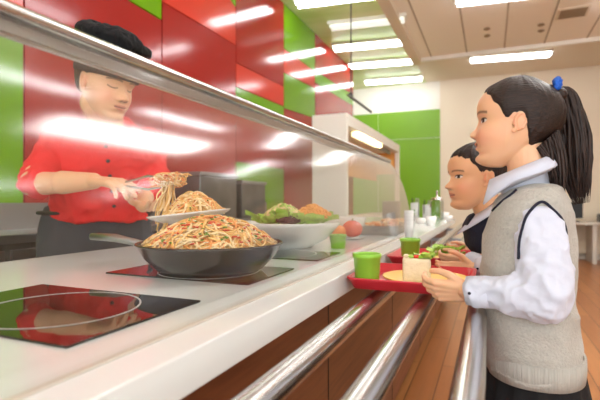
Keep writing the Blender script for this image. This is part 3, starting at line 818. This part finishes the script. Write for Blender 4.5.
    set_tint(me, col)
    return me
def hair_cap(Hs, T, org, line, thick, voxel=None, noise_a=.006, fade=.05, cap_m='hair', seed=0, edge_w=.06, bumps=None):
    """closed shell over the cranium; rises above the skin where z is above the hair line, dives below elsewhere"""
    def fn(z, phi):
        p = head_pt(z, phi)
        hl = ipl(p.x, [q[0] for q in line], [q[1] for q in line]) + .012*math.sin(phi*23+seed)
        t = (z-hl)/edge_w; t = max(-1, min(1, t))
        off = thick*t if t > 0 else .05*t
        if t > 0: off = thick*(1-(1-t)**2)
        n = Vector((p.x+.02, p.y*1.1, (z-.55)*.9))
        n.normalize()
        nn = noise.noise(Vector((phi*6+seed, z*3, seed)))*noise_a + noise.noise(Vector((phi*22, z*2.5, seed)))*noise_a*.7
        if bumps: off += bumps(p, t)
        return p + n*(off+ (nn if t > 0 else 0))
    mb = MB(); mb.rings(head_surface(80, 160, fn, .12, .999), cap_m)
    mb.v = [tuple(org + T@(Vector(p)*Hs)) for p in mb.v]
    return mb

def hand(mb, wr, f, n, s, L, curls, thumb, spread=.10, m='skin'):
    f = Vector(f).normalized(); n = Vector(n); n = (n-f*n.dot(f)).normalized(); s = Vector(s); s = (s-f*s.dot(f)-n*s.dot(n)).normalized()
    offs = [.15,.05,-.05,-.145]; lens = [.40,.45,.42,.33]; k0 = [.50,.52,.50,.46]
    wr = Vector(wr)
    for i in range(4):
        kn = wr+f*k0[i]*L+s*offs[i]*L
        mb.cap(wr+s*offs[i]*.62*L+f*.05*L, kn, .085*L, .066*L, m, 12)
        d = (f+s*(offs[i]*spread*3)).normalized(); p = kn; ang = 0; rad = .056*L*(1 if i<3 else .88)
        for j,fr in enumerate((.45,.31,.24)):
            ang += curls[i][j]; dd = (d*math.cos(ang)+n*math.sin(ang)).normalized(); q = p+dd*lens[i]*fr*L
            mb.cap(p, q, rad*(1-.10*j), rad*(1-.10*(j+1)), m, 10); p = q
    b = wr+f*.08*L+s*.13*L+n*.03*L
    p = b; r = .075*L
    for j,(dv,fr) in enumerate(zip(thumb,(.24,.19,.15))):
        dd = (f*dv[0]+s*dv[1]+n*dv[2]).normalized(); q = p+dd*fr*L
        mb.cap(p, q, r, r*.86, m, 10); p = q; r *= .86
    return mb
def skin_part(mb, voxel, sk, tipc=None):
    me = remesh(mb, voxel, 2, 'skin'); set_tint(me, np.tile(np.array(lin(sk)),(len(me.vertices),1))); return me
def oval_ring(c, rx, ry, n=40, yaw=0., tilt=0.):
    R = Matrix.Rotation(yaw,3,'Z')@Matrix.Rotation(tilt,3,'Y')
    return [Vector(c)+R@Vector((rx*math.cos(a), ry*math.sin(a),0)) for a in [2*PI*k/n for k in range(n)]]
def mat_mesh(me, m):
    me.materials.clear(); me.materials.append(M[m]); return me
def snap_tube(mb, tree, pts, rad, m, lift=.0):
    out = []
    for p in pts:
        loc, nrm, i, d = tree.find_nearest(p)
        out.append(loc+nrm*lift)
    # smooth
    for _ in range(2):
        out = [out[0]]+[(out[i-1]+out[i]*2+out[i+1])/4 for i in range(1,len(out)-1)]+[out[-1]]
    mb.tube(out, rad, m, 10)
def tree_of(*meshes):
    V = []; F = []
    for me in meshes:
        o = len(V); V += [v.co.copy() for v in me.vertices]; F += [tuple(i+o for i in p.vertices) for p in me.polygons]
    return BVHTree.FromPolygons(V, F)
def ray_px(tree, u, v):
    o = Vector((0,0,H0)); d = (P(u,v,1.)-o).normalized()
    loc, n, i, t = tree.ray_cast(o, d)
    return loc
def dense(pts, k=6):
    out = []
    for i in range(len(pts)-1):
        p0 = pts[max(i-1,0)]; p1 = pts[i]; p2 = pts[i+1]; p3 = pts[min(i+2,len(pts)-1)]
        for j in range(k):
            t = j/k
            out.append(.5*((2*p1)+(p2-p0)*t+(2*p0-5*p1+4*p2-p3)*t*t+(3*p1-p0-3*p2+p3)*t**3) if isinstance(p1, Vector) else None)
    out.append(pts[-1]); return out
def legs_shoes(rt, hips, feet, z_top, r, skirt_m, sock='cloth_white', fwd=(-1,0,0)):
    """trousers / legs down to shoes on the floor"""
    fwd = Vector(fwd)
    for h, ft in zip(hips, feet):
        build('shoe', MB().merge(MB().box((-.001,-.001,-.001),(0,0,0),'black')) if False else mat_shoe(ft, fwd), rt)
def mat_shoe(ft, fwd):
    yaw = math.atan2(fwd.y, fwd.x); Rz = Matrix.Rotation(yaw,3,'Z'); R = []
    for x, w, h in ((-.065,.012,.05),(-.06,.026,.062),(-.03,.032,.068),(.02,.033,.06),(.07,.04,.042),(.11,.036,.032),(.135,.02,.022),(.142,.006,.012)):
        R.append([Vector(ft)+Rz@Vector((x, w*math.cos(a), max(0,(h/2)*(1+math.sin(a)*1.0)))) for a in [2*PI*k/20 for k in range(20)]])
    return MB().rings(R,'black')

SK_G = (232,184,146)
# ======================= GIRL
def make_girl():
    rt = root('person', (.09,1.16,0), 'girl in a grey knit vest with a black ponytail holding a red tray', 'person')
    Hs = .212
    D = 1.05
    T = frame(180, 4)                       # faces -X, chin slightly up
    chin = P(482,166,D)                     # chin underside px
    # head local x=.30,z=0 maps to chin px
    org = chin - T@Vector((.33*Hs,0,0))
    org.y = 1.165
    nk0 = org + T@Vector((-.10,0,.22))*Hs
    nk1 = Vector((.085,1.165,H0+.0))
    head = make_head(Hs, T, org, .0019, SK_G, (206,92,84), smile=1.,young=.85,
        neck=[(nk0, nk1, .041, .046)])
    hm = MB()
    hand(hm, (-.045,1.066,H0-.202), (-1,.20,-.06), (0,.92,.38), (0,-.38,.92), .138,
         [(.35,.6,.5),(.4,.7,.5),(.45,.7,.5),(.5,.7,.5)], [(.80,.50,.25),(.93,.12,.35),(.97,-.12,.25)])
    hm.cap((-.045,1.062,H0-.198),(.05,1.045,H0-.198),.021,.027,'skin')
    hl = skin_part(hm,.0022,SK_G)
    hm = MB()
    hand(hm, (-.045,1.452,H0-.205), (-1,-.25,-.05), (0,-.86,.50), (0,.5,.86), .128,
         [(.15,.35,.3),(.25,.45,.4),(.3,.5,.4),(.35,.5,.4)], [(.55,.5,.3),(.85,.3,.45),(.9,.1,.4)])
    hm.cap((-.045,1.452,H0-.205),(.03,1.43,H0-.195),.020,.024,'skin')
    hr = skin_part(hm,.003,SK_G)
    tm = MB(); tm.cap((.10,1.165,H0-.03),(.10,1.165,H0-.36),.07,.08,'skin'); tm.cap((.09,1.10,.62),(.07,1.10,.08),.055,.03,'skin'); tm.cap((.09,1.23,.62),(.10,1.24,.08),.055,.03,'skin')
    tor = skin_part(tm,.008,SK_G)
    build('body', join_mesh([head,hl,hr,tor],'body',['skin']), rt)
    # ---- hair
    line = [(-.45,.0),(-.22,.05),(-.13,.16),(-.085,.36),(-.055,.52),(0,.555),(.06,.555),(.10,.50),(.14,.53),(.20,.61),(.26,.69),(.32,.77),(.38,.85),(.42,.90)]
    hb = hair_cap(Hs, T, org, line, .020, noise_a=.008, seed=2, edge_w=.11)
    hb.ell(org+T@Vector((-.37,0,.80))*Hs, (.018,.018,.016),'hair',None,10)
    build('hair', hb, rt)
    kn = P(554,91,1.07); kn.y = 1.165; base = org+T@Vector((-.44,0,.80))*Hs
    kn = Vector((P(553,91,1.06).x,1.165,P(553,91,1.06).z))
    R_ = random.Random(3); mb = MB()
    mids = [kn+Vector((-.012,0,-.002)), kn]
    def C(u,v): 
        q = P(u,v,1.075); return q
    path = [kn+Vector((-.012,0,.0)), C(558,91), C(565,98), C(569,116), C(572,138), C(574,160), C(577,184), C(582,208)]
    widths = [.008,.011,.022,.031,.037,.036,.028,.013]
    pd = dense([Vector(p) for p in path], 4); wd = [ipl(i/4, range(8), widths) for i in range(len(pd))]
    for k in range(240):
        a = R_.uniform(0,2*PI); q = math.sqrt(R_.random()); off = Vector((math.cos(a)*q, math.sin(a)*q*.7, 0)); L = int(len(pd)*(1-.3*R_.random()**1.5)); ph = R_.uniform(0,6)
        if k % 9 == 0: off *= 1.15
        pts = []
        for i in range(L):
            tg_ = (pd[min(i+1,len(pd)-1)]-pd[max(i-1,0)]).normalized(); pn = Vector((-tg_.z,0,tg_.x)); wob = .003*min(1,i/8)
            pts.append(pd[i]+pn*(off.x*wd[i]+wob*math.sin(i*.35+ph))+Vector((0,off.y*wd[i]*1.1+wob*math.cos(i*.3+ph),0)))
        rr = [.0042*(1 if i < L-6 else max(.12,(L-1-i)/6)) for i in range(L)]
        mb.tube(pts, rr, 'hair_tail', 5, cap=False)
    mb.tube([pd[i] for i in range(6,24)], [wd[i]*(.3+.4*min(1,(i-6)/6)) for i in range(6,24)], 'hair_tail', 14)
    pt = build('ponytail', mb, rt)
    # loose under hair at nape
    mb = MB()
    for k in range(230):
        t = R_.random(); a = org+T@Vector((-.19-.19*t, R_.uniform(-.18,.20), .21+.20*t))*Hs
        b = Vector((C(546+12*t,180).x+R_.uniform(-.012,.012), a.y*.8+1.165*.2+R_.uniform(-.015,.015), 0)); b.z = H0+.055-.035*t+R_.uniform(-.02,.03)
        m_ = (a+b)/2+Vector((.004,0,.004))
        mb.tube(dense([a,m_,b],4), [.0035]*6+[.002,.001,.0005], 'hair_tail', 5, cap=False)
    build('loose_hair', mb, rt)
    # scrunchie
    mb = MB(); ring = []
    for k in range(49):
        a = 2*PI*k/48; rr = .013+.003*math.sin(a*9)
        ring.append(kn+Vector((.003+.003*math.sin(a*7), math.sin(a)*rr, math.cos(a)*rr)))
    mb.tube(ring, [.007+.0018*math.sin(i*2.1) for i in range(49)], 'scrunchie', 10)
    build('hair_tie', mb, rt)
    # ---- vest
    cy = 1.165
    mb = MB(); R = []
    for (u0,u1,v,ry,dd) in ((522,556,184,.050,0),(508,562,189,.088,0),(496,568,200,.114,0),(487,573,218,.120,0),(481,575,245,.122,0),(480,575,275,.120,0),(482,576,305,.120,0),(483,579,335,.126,0),(485,582,358,.130,0),(487,582,372,.130,0)):
        pa = P(u0,v,1.02); pb = P(u1,v,1.02)
        R.append([Vector(((pa.x+pb.x)/2+(pb.x-pa.x)/2*(abs(math.cos(a))**.85)*math.copysign(1,math.cos(a)), cy+ry*math.sin(a), pa.z)) for a in [2*PI*k/48 for k in range(48)]])
    mb.rings(R,'vest')
    vest = remesh(mb,.0045,4,'vest'); 
    wrinkle(vest,.005,9,4,(1,1,2.2)); mat_mesh(vest,'vest')
    # bottom ribbing: second material
    build('vest', vest, rt)
    mb = MB(); pa = P(486,351,1.02); pb = P(583,351,1.02); z0 = P(486,373,1.02).z
    R = []
    for (z, e) in ((pa.z,-.004),(pa.z-.001,.0015),((pa.z+z0)/2,.002),(z0,.0),(z0,-.010)):
        R.append([Vector(((pa.x+pb.x)/2+((pb.x-pa.x)/2+e)*(abs(math.cos(a))**.85)*math.copysign(1,math.cos(a)), cy+(.130+e)*math.sin(a), z)) for a in [2*PI*k/64 for k in range(64)]])
    mb.rings(R,'vestrib',cap=False); build('vest_hem', mb, rt)
    # ---- sleeves (near arm + far arm)
    def sleeve(sh, el, wrs, cuff, ys, rs, seed):
        mb = MB()
        mb.cap(sh, sh+(el-sh)*.35, rs[0], rs[1],'cloth_white',24)
        mb.cap(sh+(el-sh)*.35, el, rs[1], rs[2],'cloth_white',24)
        mb.cap(el, el+(wrs-el)*.45, rs[2], rs[3],'cloth_white',24)
        mb.cap(el+(wrs-el)*.45, wrs, rs[3], rs[4],'cloth_white',24)
        me = remesh(mb,.0035,4,'sleeve'); wrinkle(me,.008,16,seed,(1,1,1)); wrinkle(me,.004,38,seed+3,(1,1,1)); return mat_mesh(me,'cloth_white')
    shn = Vector((.096,1.072,H0-.054)); eln = Vector((.104,1.030,H0-.192)); wrn = Vector((-.025,1.052,H0-.196))
    slv = sleeve(shn, eln, wrn, None, 0, (.046,.052,.052,.044,.032), 1)
    build('sleeve', slv, rt)
    shf = Vector((.112,1.27,H0-.03)); elf = Vector((.12,1.38,H0-.17)); wrf = Vector((-.01,1.445,H0-.197))
    build('sleeve', sleeve(shf, elf, wrf, None, 0, (.048,.05,.045,.04,.03), 5), rt)
    for (w_, e_) in ((wrn,eln),(wrf,elf)):
        d = (e_-w_).normalized(); mb = MB(); R = []
        q = w_ - d*.022
        x_ = d.cross(Vector((0,0,1))).normalized(); z_ = x_.cross(d)
        for (t, r_) in ((0,.026),(0,.0315),(.045,.0345),(.047,.030)):
            R.append([q+d*t+(x_*math.cos(a)*.92+z_*math.sin(a))*r_ for a in [2*PI*k/32 for k in range(32)]])
        mb.rings(R,'cloth_white',cap=False)
        cf = build('cuff', mb, rt)
        b0 = q+d*.012+(-x_ if (x_.y>0) else x_)*.0335
        build('button', MB().ell(b0,(.0035,.002,.0035),'navy',None,6), cf)
    # ---- collar
    mb = MB(); n = 60; nb = Vector((.080,cy,0))
    inner = []
    for k in range(n+1):
        a = math.radians(-160+320*k/n)
        c, s_ = math.cos(a), math.sin(a)
        fr = (1-c)/2
        tipd = max(0,(fr-.62)/.38)**1.5
        top = Vector((nb.x+c*.052-.026*fr, cy+s_*.049, H0+.106-.060*fr))
        mid = Vector((nb.x+c*.058-.028*fr, cy+s_*.057, H0+.108-.060*fr))
        lo_ = Vector((nb.x+c*(.060+.024*fr)-.020*fr+.002, cy+s_*(.094-.01*fr), H0+.081-.055*fr-.038*tipd))
        inner.append([Vector((nb.x+c*.045, cy+s_*.045, H0+.03-.03*fr)), top, mid, lo_, lo_-Vector((c*.003,s_*.003,.003)), Vector((nb.x+c*.053-.020*fr, cy+s_*.053, H0+.070-.055*fr))])
    fs = []; vs = [p for r_ in inner for p in r_]; w = 6
    for i in range(n):
        for j in range(w-1): fs.append((i*w+j, i*w+j+1, (i+1)*w+j+1, (i+1)*w+j))
    mb.add(vs, fs, 'cloth_white'); col = build('collar', mb, rt)
    sm = col.modifiers.new('t','SOLIDIFY'); sm.thickness = .0015
    # trims
    tv = tree_of(vest, slv); vt = tree_of(vest)
    mb = MB()
    arm = [(515,256),(514,242),(515,228),(519,214),(527,204),(537,198),(548,197),(557,202),(564,212),(569,226),(571,240)]
    pts = []
    for u, v_ in arm:
        q = ray_px(vt,u,v_)
        if q: pts.append(q)
    out = []
    pts = dense(pts,5)
    for p in pts:
        loc, nn, i_, d_ = tv.find_nearest(p+Vector((0,-.03,0)))
        out.append(loc+nn*.001)
    for _ in range(16): out = [out[0]]+[(out[i-1]+out[i]*2+out[i+1])/4 for i in range(1,len(out)-1)]+[out[-1]]
    build('armhole_trim', mb.tube(out,.0030,'navy',8), rt)
    neck = [(562,184),(554,179),(543,178),(530,183),(517,190),(503,201),(493,211),(486,220)]
    pts = [ray_px(vt,u,v_) for u,v_ in neck]; pts = [p for p in pts if p]
    if len(pts) > 2:
        mb = MB(); dn = dense(pts,5); out = []
        for p in dn:
            loc, nn, i_, d_ = vt.find_nearest(p); out.append(loc+nn*.0015)
        for _ in range(3): out = [out[0]]+[(out[i-1]+out[i]*2+out[i+1])/4 for i in range(1,len(out)-1)]+[out[-1]]
        build('neck_trim', mb.tube(out,.0028,'navy',8), rt)
    # ---- skirt
    mb = MB(); R = []; cx = (pa.x+pb.x)/2
    for z, rx, ry in ((z0+.02,.100,.118),(z0-.03,.108,.126),(z0-.12,.128,.150),(z0-.25,.15,.175),(z0-.25,.145,.17),(z0-.05,.1,.12)):
        R.append([Vector((cx+(rx+ (.003*math.cos(a*16) if z < z0-.02 else 0))*math.cos(a), cy+(ry+(.003*math.cos(a*16) if z<z0-.02 else 0))*math.sin(a), z)) for a in [2*PI*k/128 for k in range(128)]])
    build('skirt', mb.rings(R,'skirt',cap=False), rt)
    for y,x in ((1.10,.07),(1.24,.10)): 
        build('shoe', mat_shoe((x,y,0), Vector((-1,0,0))), rt)
        build('sock', MB().tube([(x,y,.05),(x,y,.16)],[.036,.038],'cloth_white',16), rt)
    return rt
make_girl()

# ======================= BOY
def make_boy():
    rt = root('person', (.05,1.66,0), 'boy with short black hair and a navy vest standing behind the girl', 'person')
    Hs = .222; D = 1.52; T = frame(207, 0, 0)
    chin = P(456,210,D)
    org = chin - T@Vector((.33*Hs,0,0))
    nb = Vector((org.x+.050, org.y+.03, H0-.07))
    head = make_head(Hs, T, org, .0024, (226,174,132), (200,110,92), smile=.35, neck=[(org+T@Vector((-.10,0,.2))*Hs, nb, .045,.050)])
    hm = MB()
    hand(hm, (-.075,1.575,H0-.197), (-1,.25,-.05), (0,.92,.38), (0,-.38,.92), .12, [(.35,.6,.5),(.4,.7,.5),(.45,.7,.5),(.5,.7,.5)], [(.80,.40,.25),(.93,.08,.35),(.97,-.12,.25)])
    hm.cap((-.075,1.575,H0-.197),(-.0,1.56,H0-.19),.02,.024,'skin')
    hl = skin_part(hm,.003,SK_G)
    hm = MB()
    hand(hm, (-.075,1.955,H0-.2), (-1,-.25,-.05), (0,-.92,.38), (0,.38,.92), .12, [(.35,.6,.5),(.4,.7,.5),(.45,.7,.5),(.5,.7,.5)], [(.80,.40,.25),(.93,.08,.35),(.97,-.12,.25)])
    hm.cap((-.075,1.955,H0-.2),(0,1.93,H0-.19),.02,.024,'skin')
    hr = skin_part(hm,.003,SK_G)
    cx, cy = .030, 1.69
    tm = MB(); tm.cap((cx-.01,cy,H0-.1),(cx+.07,cy,H0-.4),.05,.07,'skin'); tm.cap((cx+.08,cy-.07,.6),(cx+.08,cy-.07,.08),.055,.03,'skin'); tm.cap((cx+.08,cy+.07,.6),(cx+.08,cy+.07,.08),.055,.03,'skin')
    build('body', join_mesh([head,hl,hr,skin_part(tm,.008,SK_G)],'body',['skin']), rt)
    line = [(-.45,.20),(-.2,.28),(-.13,.42),(-.09,.55),(0,.585),(.08,.56),(.13,.58),(.18,.66),(.24,.73),(.34,.79),(.42,.82)]
    build('hair', hair_cap(Hs, T, org, line, .038, noise_a=.016, seed=5, edge_w=.16), rt)
    mb = MB(); R = []
    for z, rx, ry, dx in ((-.035,.045,.05,-.02),(-.05,.075,.09,-.025),(-.085,.095,.13,-.025),(-.15,.095,.14,-.015),(-.20,.09,.135,.02),(-.27,.085,.135,.06),(-.36,.095,.135,.065),(-.42,.10,.135,.07)):
        R.append([Vector((cx+dx+rx*math.cos(a), cy+ry*math.sin(a), H0+z)) for a in [2*PI*k/40 for k in range(40)]])
    me = remesh(mb.rings(R,'navy'),.006,4); wrinkle(me,.005,10,2); build('vest', mat_mesh(me,'navy'), rt)
    for sg_, hz, yy in ((-1,1.575,0),(1,1.955,0)):
        sh = Vector((cx-.005,cy+sg_*.125,H0-.115)); el = Vector((cx+.03,cy+sg_*.165,H0-.235)); wr_ = Vector((-.05,hz-.0,H0-.196))
        mb = MB().cap(sh,el,.045,.042,'cloth_white').cap(el,wr_,.042,.032,'cloth_white')
        me = remesh(mb,.005,3); wrinkle(me,.006,18,3+sg_); build('sleeve', mat_mesh(me,'cloth_white'), rt)
    # collar
    mb = MB(); n = 48; rows = []
    for k in range(n+1):
        a = math.radians(-160+320*k/n); c, s_ = math.cos(a), math.sin(a); fr = (1-c)/2; tipd = max(0,(fr-.5)/.5)
        rows.append([Vector((nb.x+c*.046, nb.y+s_*.046, H0-.060-.02*fr)), Vector((nb.x+c*.053-.006, nb.y+s_*.053, H0+.030-.075*fr)), Vector((nb.x+c*(.080+.025*fr)-.020*fr, nb.y+s_*.100, H0-.005-.080*fr-.035*tipd))])
    vs = [p for r_ in rows for p in r_]; fs = [(i*3+j,i*3+j+1,(i+1)*3+j+1,(i+1)*3+j) for i in range(n) for j in range(2)]
    c_ = build('collar', mb.add(vs,fs,'cloth_white'), rt); sm = c_.modifiers.new('t','SOLIDIFY'); sm.thickness = .002
    mb = MB()
    for s_ in (-1,1): mb.cap((cx+.08,cy+s_*.065,.60),(cx+.08,cy+s_*.07,.10),.07,.05,'skirt',20)
    mb.cap((cx+.075,cy-.03,.63),(cx+.075,cy+.03,.63),.09,.09,'skirt',20)
    build('trousers', mat_mesh(remesh(mb,.008,3),'skirt'), rt)
    for s_ in (-1,1): build('shoe', mat_shoe((cx+.08,cy+s_*.07,0),Vector((-1,0,0))), rt)
make_boy()

# ======================= CHEF
def make_chef():
    rt = root('person', (-1.62,1.5,0), 'chef in a red jacket and black hat serving noodles with tongs', 'person')
    Hs = .252; D = 1.60; T = frame(-4, -16, 0)
    SK = (226,176,138)
    chin = P(114,121,D); org = chin - T@Vector((.33*Hs,0,0.02*Hs))
    sr = P(58,140,1.82); sl = P(148,142,2.0)
    nb = (sr+sl)/2+Vector((.07,-.03,.0)); nb.z += .03
    head = make_head(Hs, T, org, .0026, SK, (196,96,84), eye_closed=True, smile=.3, neck=[(org+T@Vector((-.08,0,.2))*Hs, nb, .058,.062)])
    elb = P(33,184,1.66); wri = P(94,181,1.585)
    hm = MB(); hd_ = P(140,184,1.50)-wri
    hand(hm, wri, hd_, Vector((.35,.1,-.9)), Vector((.3,.8,.45)), .20,
         [(.15,.3,.2),(.25,.4,.3),(.35,.5,.3),(.4,.6,.35)], [(.8,.5,.35),(.9,.1,.4),(.95,-.1,.3)])
    hm.cap(wri, elb, .029,.046,'skin',24); hm.cap(wri,wri+(elb-wri)*.5,.029,.043,'skin',24); hm.cap(elb, elb+Vector((-.03,.05,.06)), .046,.045,'skin',20)
    ha = skin_part(hm,.0032,SK)
    hm = MB(); wl = P(143,205,1.66); 
    hand(hm, wl, P(168,215,1.46)-wl, (0,0,1), (-.3,-.9,0), .185, [(.25,.3,.2),(.25,.3,.2),(.25,.3,.2),(.3,.3,.2)], [(.6,.7,.3),(.8,.3,.5),(.9,.1,.3)])
    ell_ = P(150,185,1.9); hm.cap(wl, ell_, .028,.04,'skin',20)
    hb = skin_part(hm,.004,SK)
    hipc = Vector((-1.64,1.52,.95))
    tm = MB(); tm.cap(nb-Vector((0,0,.12)), hipc, .07,.10,'skin')
    for s_ in (-1,1): tm.cap(hipc+Vector((-.02*s_,.09*s_,-.05)), Vector((-1.64-.03*s_,1.52+.11*s_,.08)), .08,.04,'skin')
    build('body', join_mesh([head,ha,hb,skin_part(tm,.01,SK)],'body',['skin']), rt)
    # jacket
    mb = MB(); ax_ = (sl-sr).normalized(); ax_.z = 0; ax_.normalize(); yaw = math.atan2(ax_.y, ax_.x); R = []
    top = nb; bot = hipc+Vector((.04,-.03,-.06))
    for t, rx, ry in ((-.12,.06,.06),(-.05,.10,.075),(.05,.17,.10),(.14,.20,.12),(.3,.215,.135),(.5,.21,.14),(.72,.20,.14),(.84,.20,.145)):
        c = top+(bot-top)*t
        R.append(oval_ring(c, rx, ry, 44, yaw))
    mb.rings(R,'chef_red')
    mb.cap(sr, elb+Vector((-.03,.05,.034)), .062,.062,'chef_red',24); mb.cap(elb+Vector((-.03,.05,.034)), elb+(wri-elb)*.05, .062,.058,'chef_red',24)
    mb.cap(sl, P(158,180,1.95), .06,.055,'chef_red',20); mb.cap(P(158,180,1.95), wl+(ell_-wl)*.5, .058,.048,'chef_red',20)
    me = remesh(mb,.006,5); wrinkle(me,.012,9,3); wrinkle(me,.005,22,8); build('jacket', mat_mesh(me,'chef_red'), rt)
    jt = tree_of(me)
    # jacket collar
    mb = MB(); c = nb+Vector((.02,-.01,.015))
    R = [oval_ring(c+Vector((0,0,z)), r_, r_, 36, 0, .15) for z, r_ in ((-.03,.085),(.02,.075),(.035,.072),(.033,.066),(-.03,.07))]
    build('jacket_collar', mb.rings(R,'chef_red',cap=False), rt)
    for k in range(5):
        q = ray_px(jt, 106+k*2, 146+k*15)
        if q: build('button', MB().ell(q,(.008,.008,.008),'black',None,8), rt)
    # apron
    mb = MB(); R = []
    for z, rx, ry in ((1.03,.215,.160),(.98,.225,.168),(.85,.235,.175),(.5,.25,.18),(.45,.25,.18)):
        R.append(oval_ring((hipc.x+.02,hipc.y-.015,z), rx, ry, 44, yaw))
    me = remesh(mb.rings(R,'apron'),.01,2); wrinkle(me,.01,7,2); build('apron', mat_mesh(me,'apron'), rt)
    st = []
    for k in range(33):
        a = 2*PI*k/32; st.append(oval_ring((hipc.x+.02,hipc.y-.015,1.0), .232,.172, 32, yaw)[k%32])
    build('apron_tie', MB().tube(st,.008,'black',8), rt)
    # hair + hat
    line = [(-.45,.22),(-.2,.30),(-.13,.44),(-.08,.57),(0,.59),(.08,.57),(.12,.58),(.17,.66),(.24,.72),(.42,.76)]
    build('hair', hair_cap(Hs, T, org, line, .03, noise_a=.006, seed=1), rt)
    hat = MB(); R = []
    for z, e in ((.585,.0),(.585,.045),(.66,.055),(.80,.055),(.96,.05),(.97,.0)):
        ring = []
        for k in range(56):
            p = head_pt(max(.56,z), 2*PI*k/56); pc_ = Vector((-.01,0,0)); q = Vector((p.x,p.y,0)); n_ = q.normalized() if q.length else q
            hh = head_pt(.62, 2*PI*k/56); hh = Vector((hh.x,hh.y,0))
            ring.append(org+T@((hh+hh.normalized()*e+Vector((0,0,z+(.03*hh.x if hh.x > 0 else -.02*hh.x))))*Hs))
        R.append(ring)
    band = build('hat_band', hat.rings(R,'hatband',cap=False), rt)
    hc = P(114,42,1.66); Q = Matrix.Rotation(math.radians(-40),3,'Z')@Matrix.Rotation(math.radians(0),3,'X')
    vx = (P(115,38,1.)-P(114,38,1.)).normalized(); Z_ = Vector((0,0,1)); vy = Z_.cross(vx)
    Q = Matrix((vx,vy,Z_)).transposed() @ Matrix.Rotation(math.radians(17),3,'Y')
    hat = MB()
    hat.ell(hc, (.134,.125,.042),'hat',Q,22)
    hat.ell(hc+Q@Vector((.045,-.03,-.004)), (.088,.10,.046),'hat',Q,16)
    hat.ell(hc+Q@Vector((-.075,.0,.012)), (.056,.08,.036),'hat',Q,14)
    hat.cap(hc, org+T@Vector((-.01,0,.80))*Hs, .035,.094,'hat',24)
    me = remesh(hat,.004,4); wrinkle(me,.010,14,5); wrinkle(me,.004,50,2); build('hat_crown', mat_mesh(me,'hat'), rt)
    for s_ in (-1,1): build('shoe', mat_shoe((-1.64-.03*s_+.03,1.52+.11*s_,0),Vector((.8,-.5,0))), rt)
make_chef()

# ---------------------------------------------------------------- world, lights, camera
w = bpy.data.worlds.new('World'); sc.world = w; w.use_nodes = True
bg = w.node_tree.nodes['Background']; bg.inputs[0].default_value = (.94,.98,1,1); bg.inputs[1].default_value = 2.2
cam = bpy.data.cameras.new('camera'); co = bpy.data.objects.new('camera', cam); COL.objects.link(co)
cam.sensor_width = 36; cam.lens = 27; cam.shift_y = 1/600
co.location = (0,0,H0); co.rotation_euler = (PI/2,0,TH); cam.clip_start = .02
cam.dof.use_dof = True; cam.dof.focus_distance = 1.12; cam.dof.aperture_fstop = 4.0
sc.camera = co
sc.view_settings.view_transform = 'Standard'; sc.view_settings.look = 'None'; sc.view_settings.gamma = 1
sc.view_settings.exposure = .45
sc.cycles.use_denoising = True
sc.cycles.max_bounces = 8; sc.cycles.transparent_max_bounces = 16
sc.cycles.sample_clamp_indirect = 6
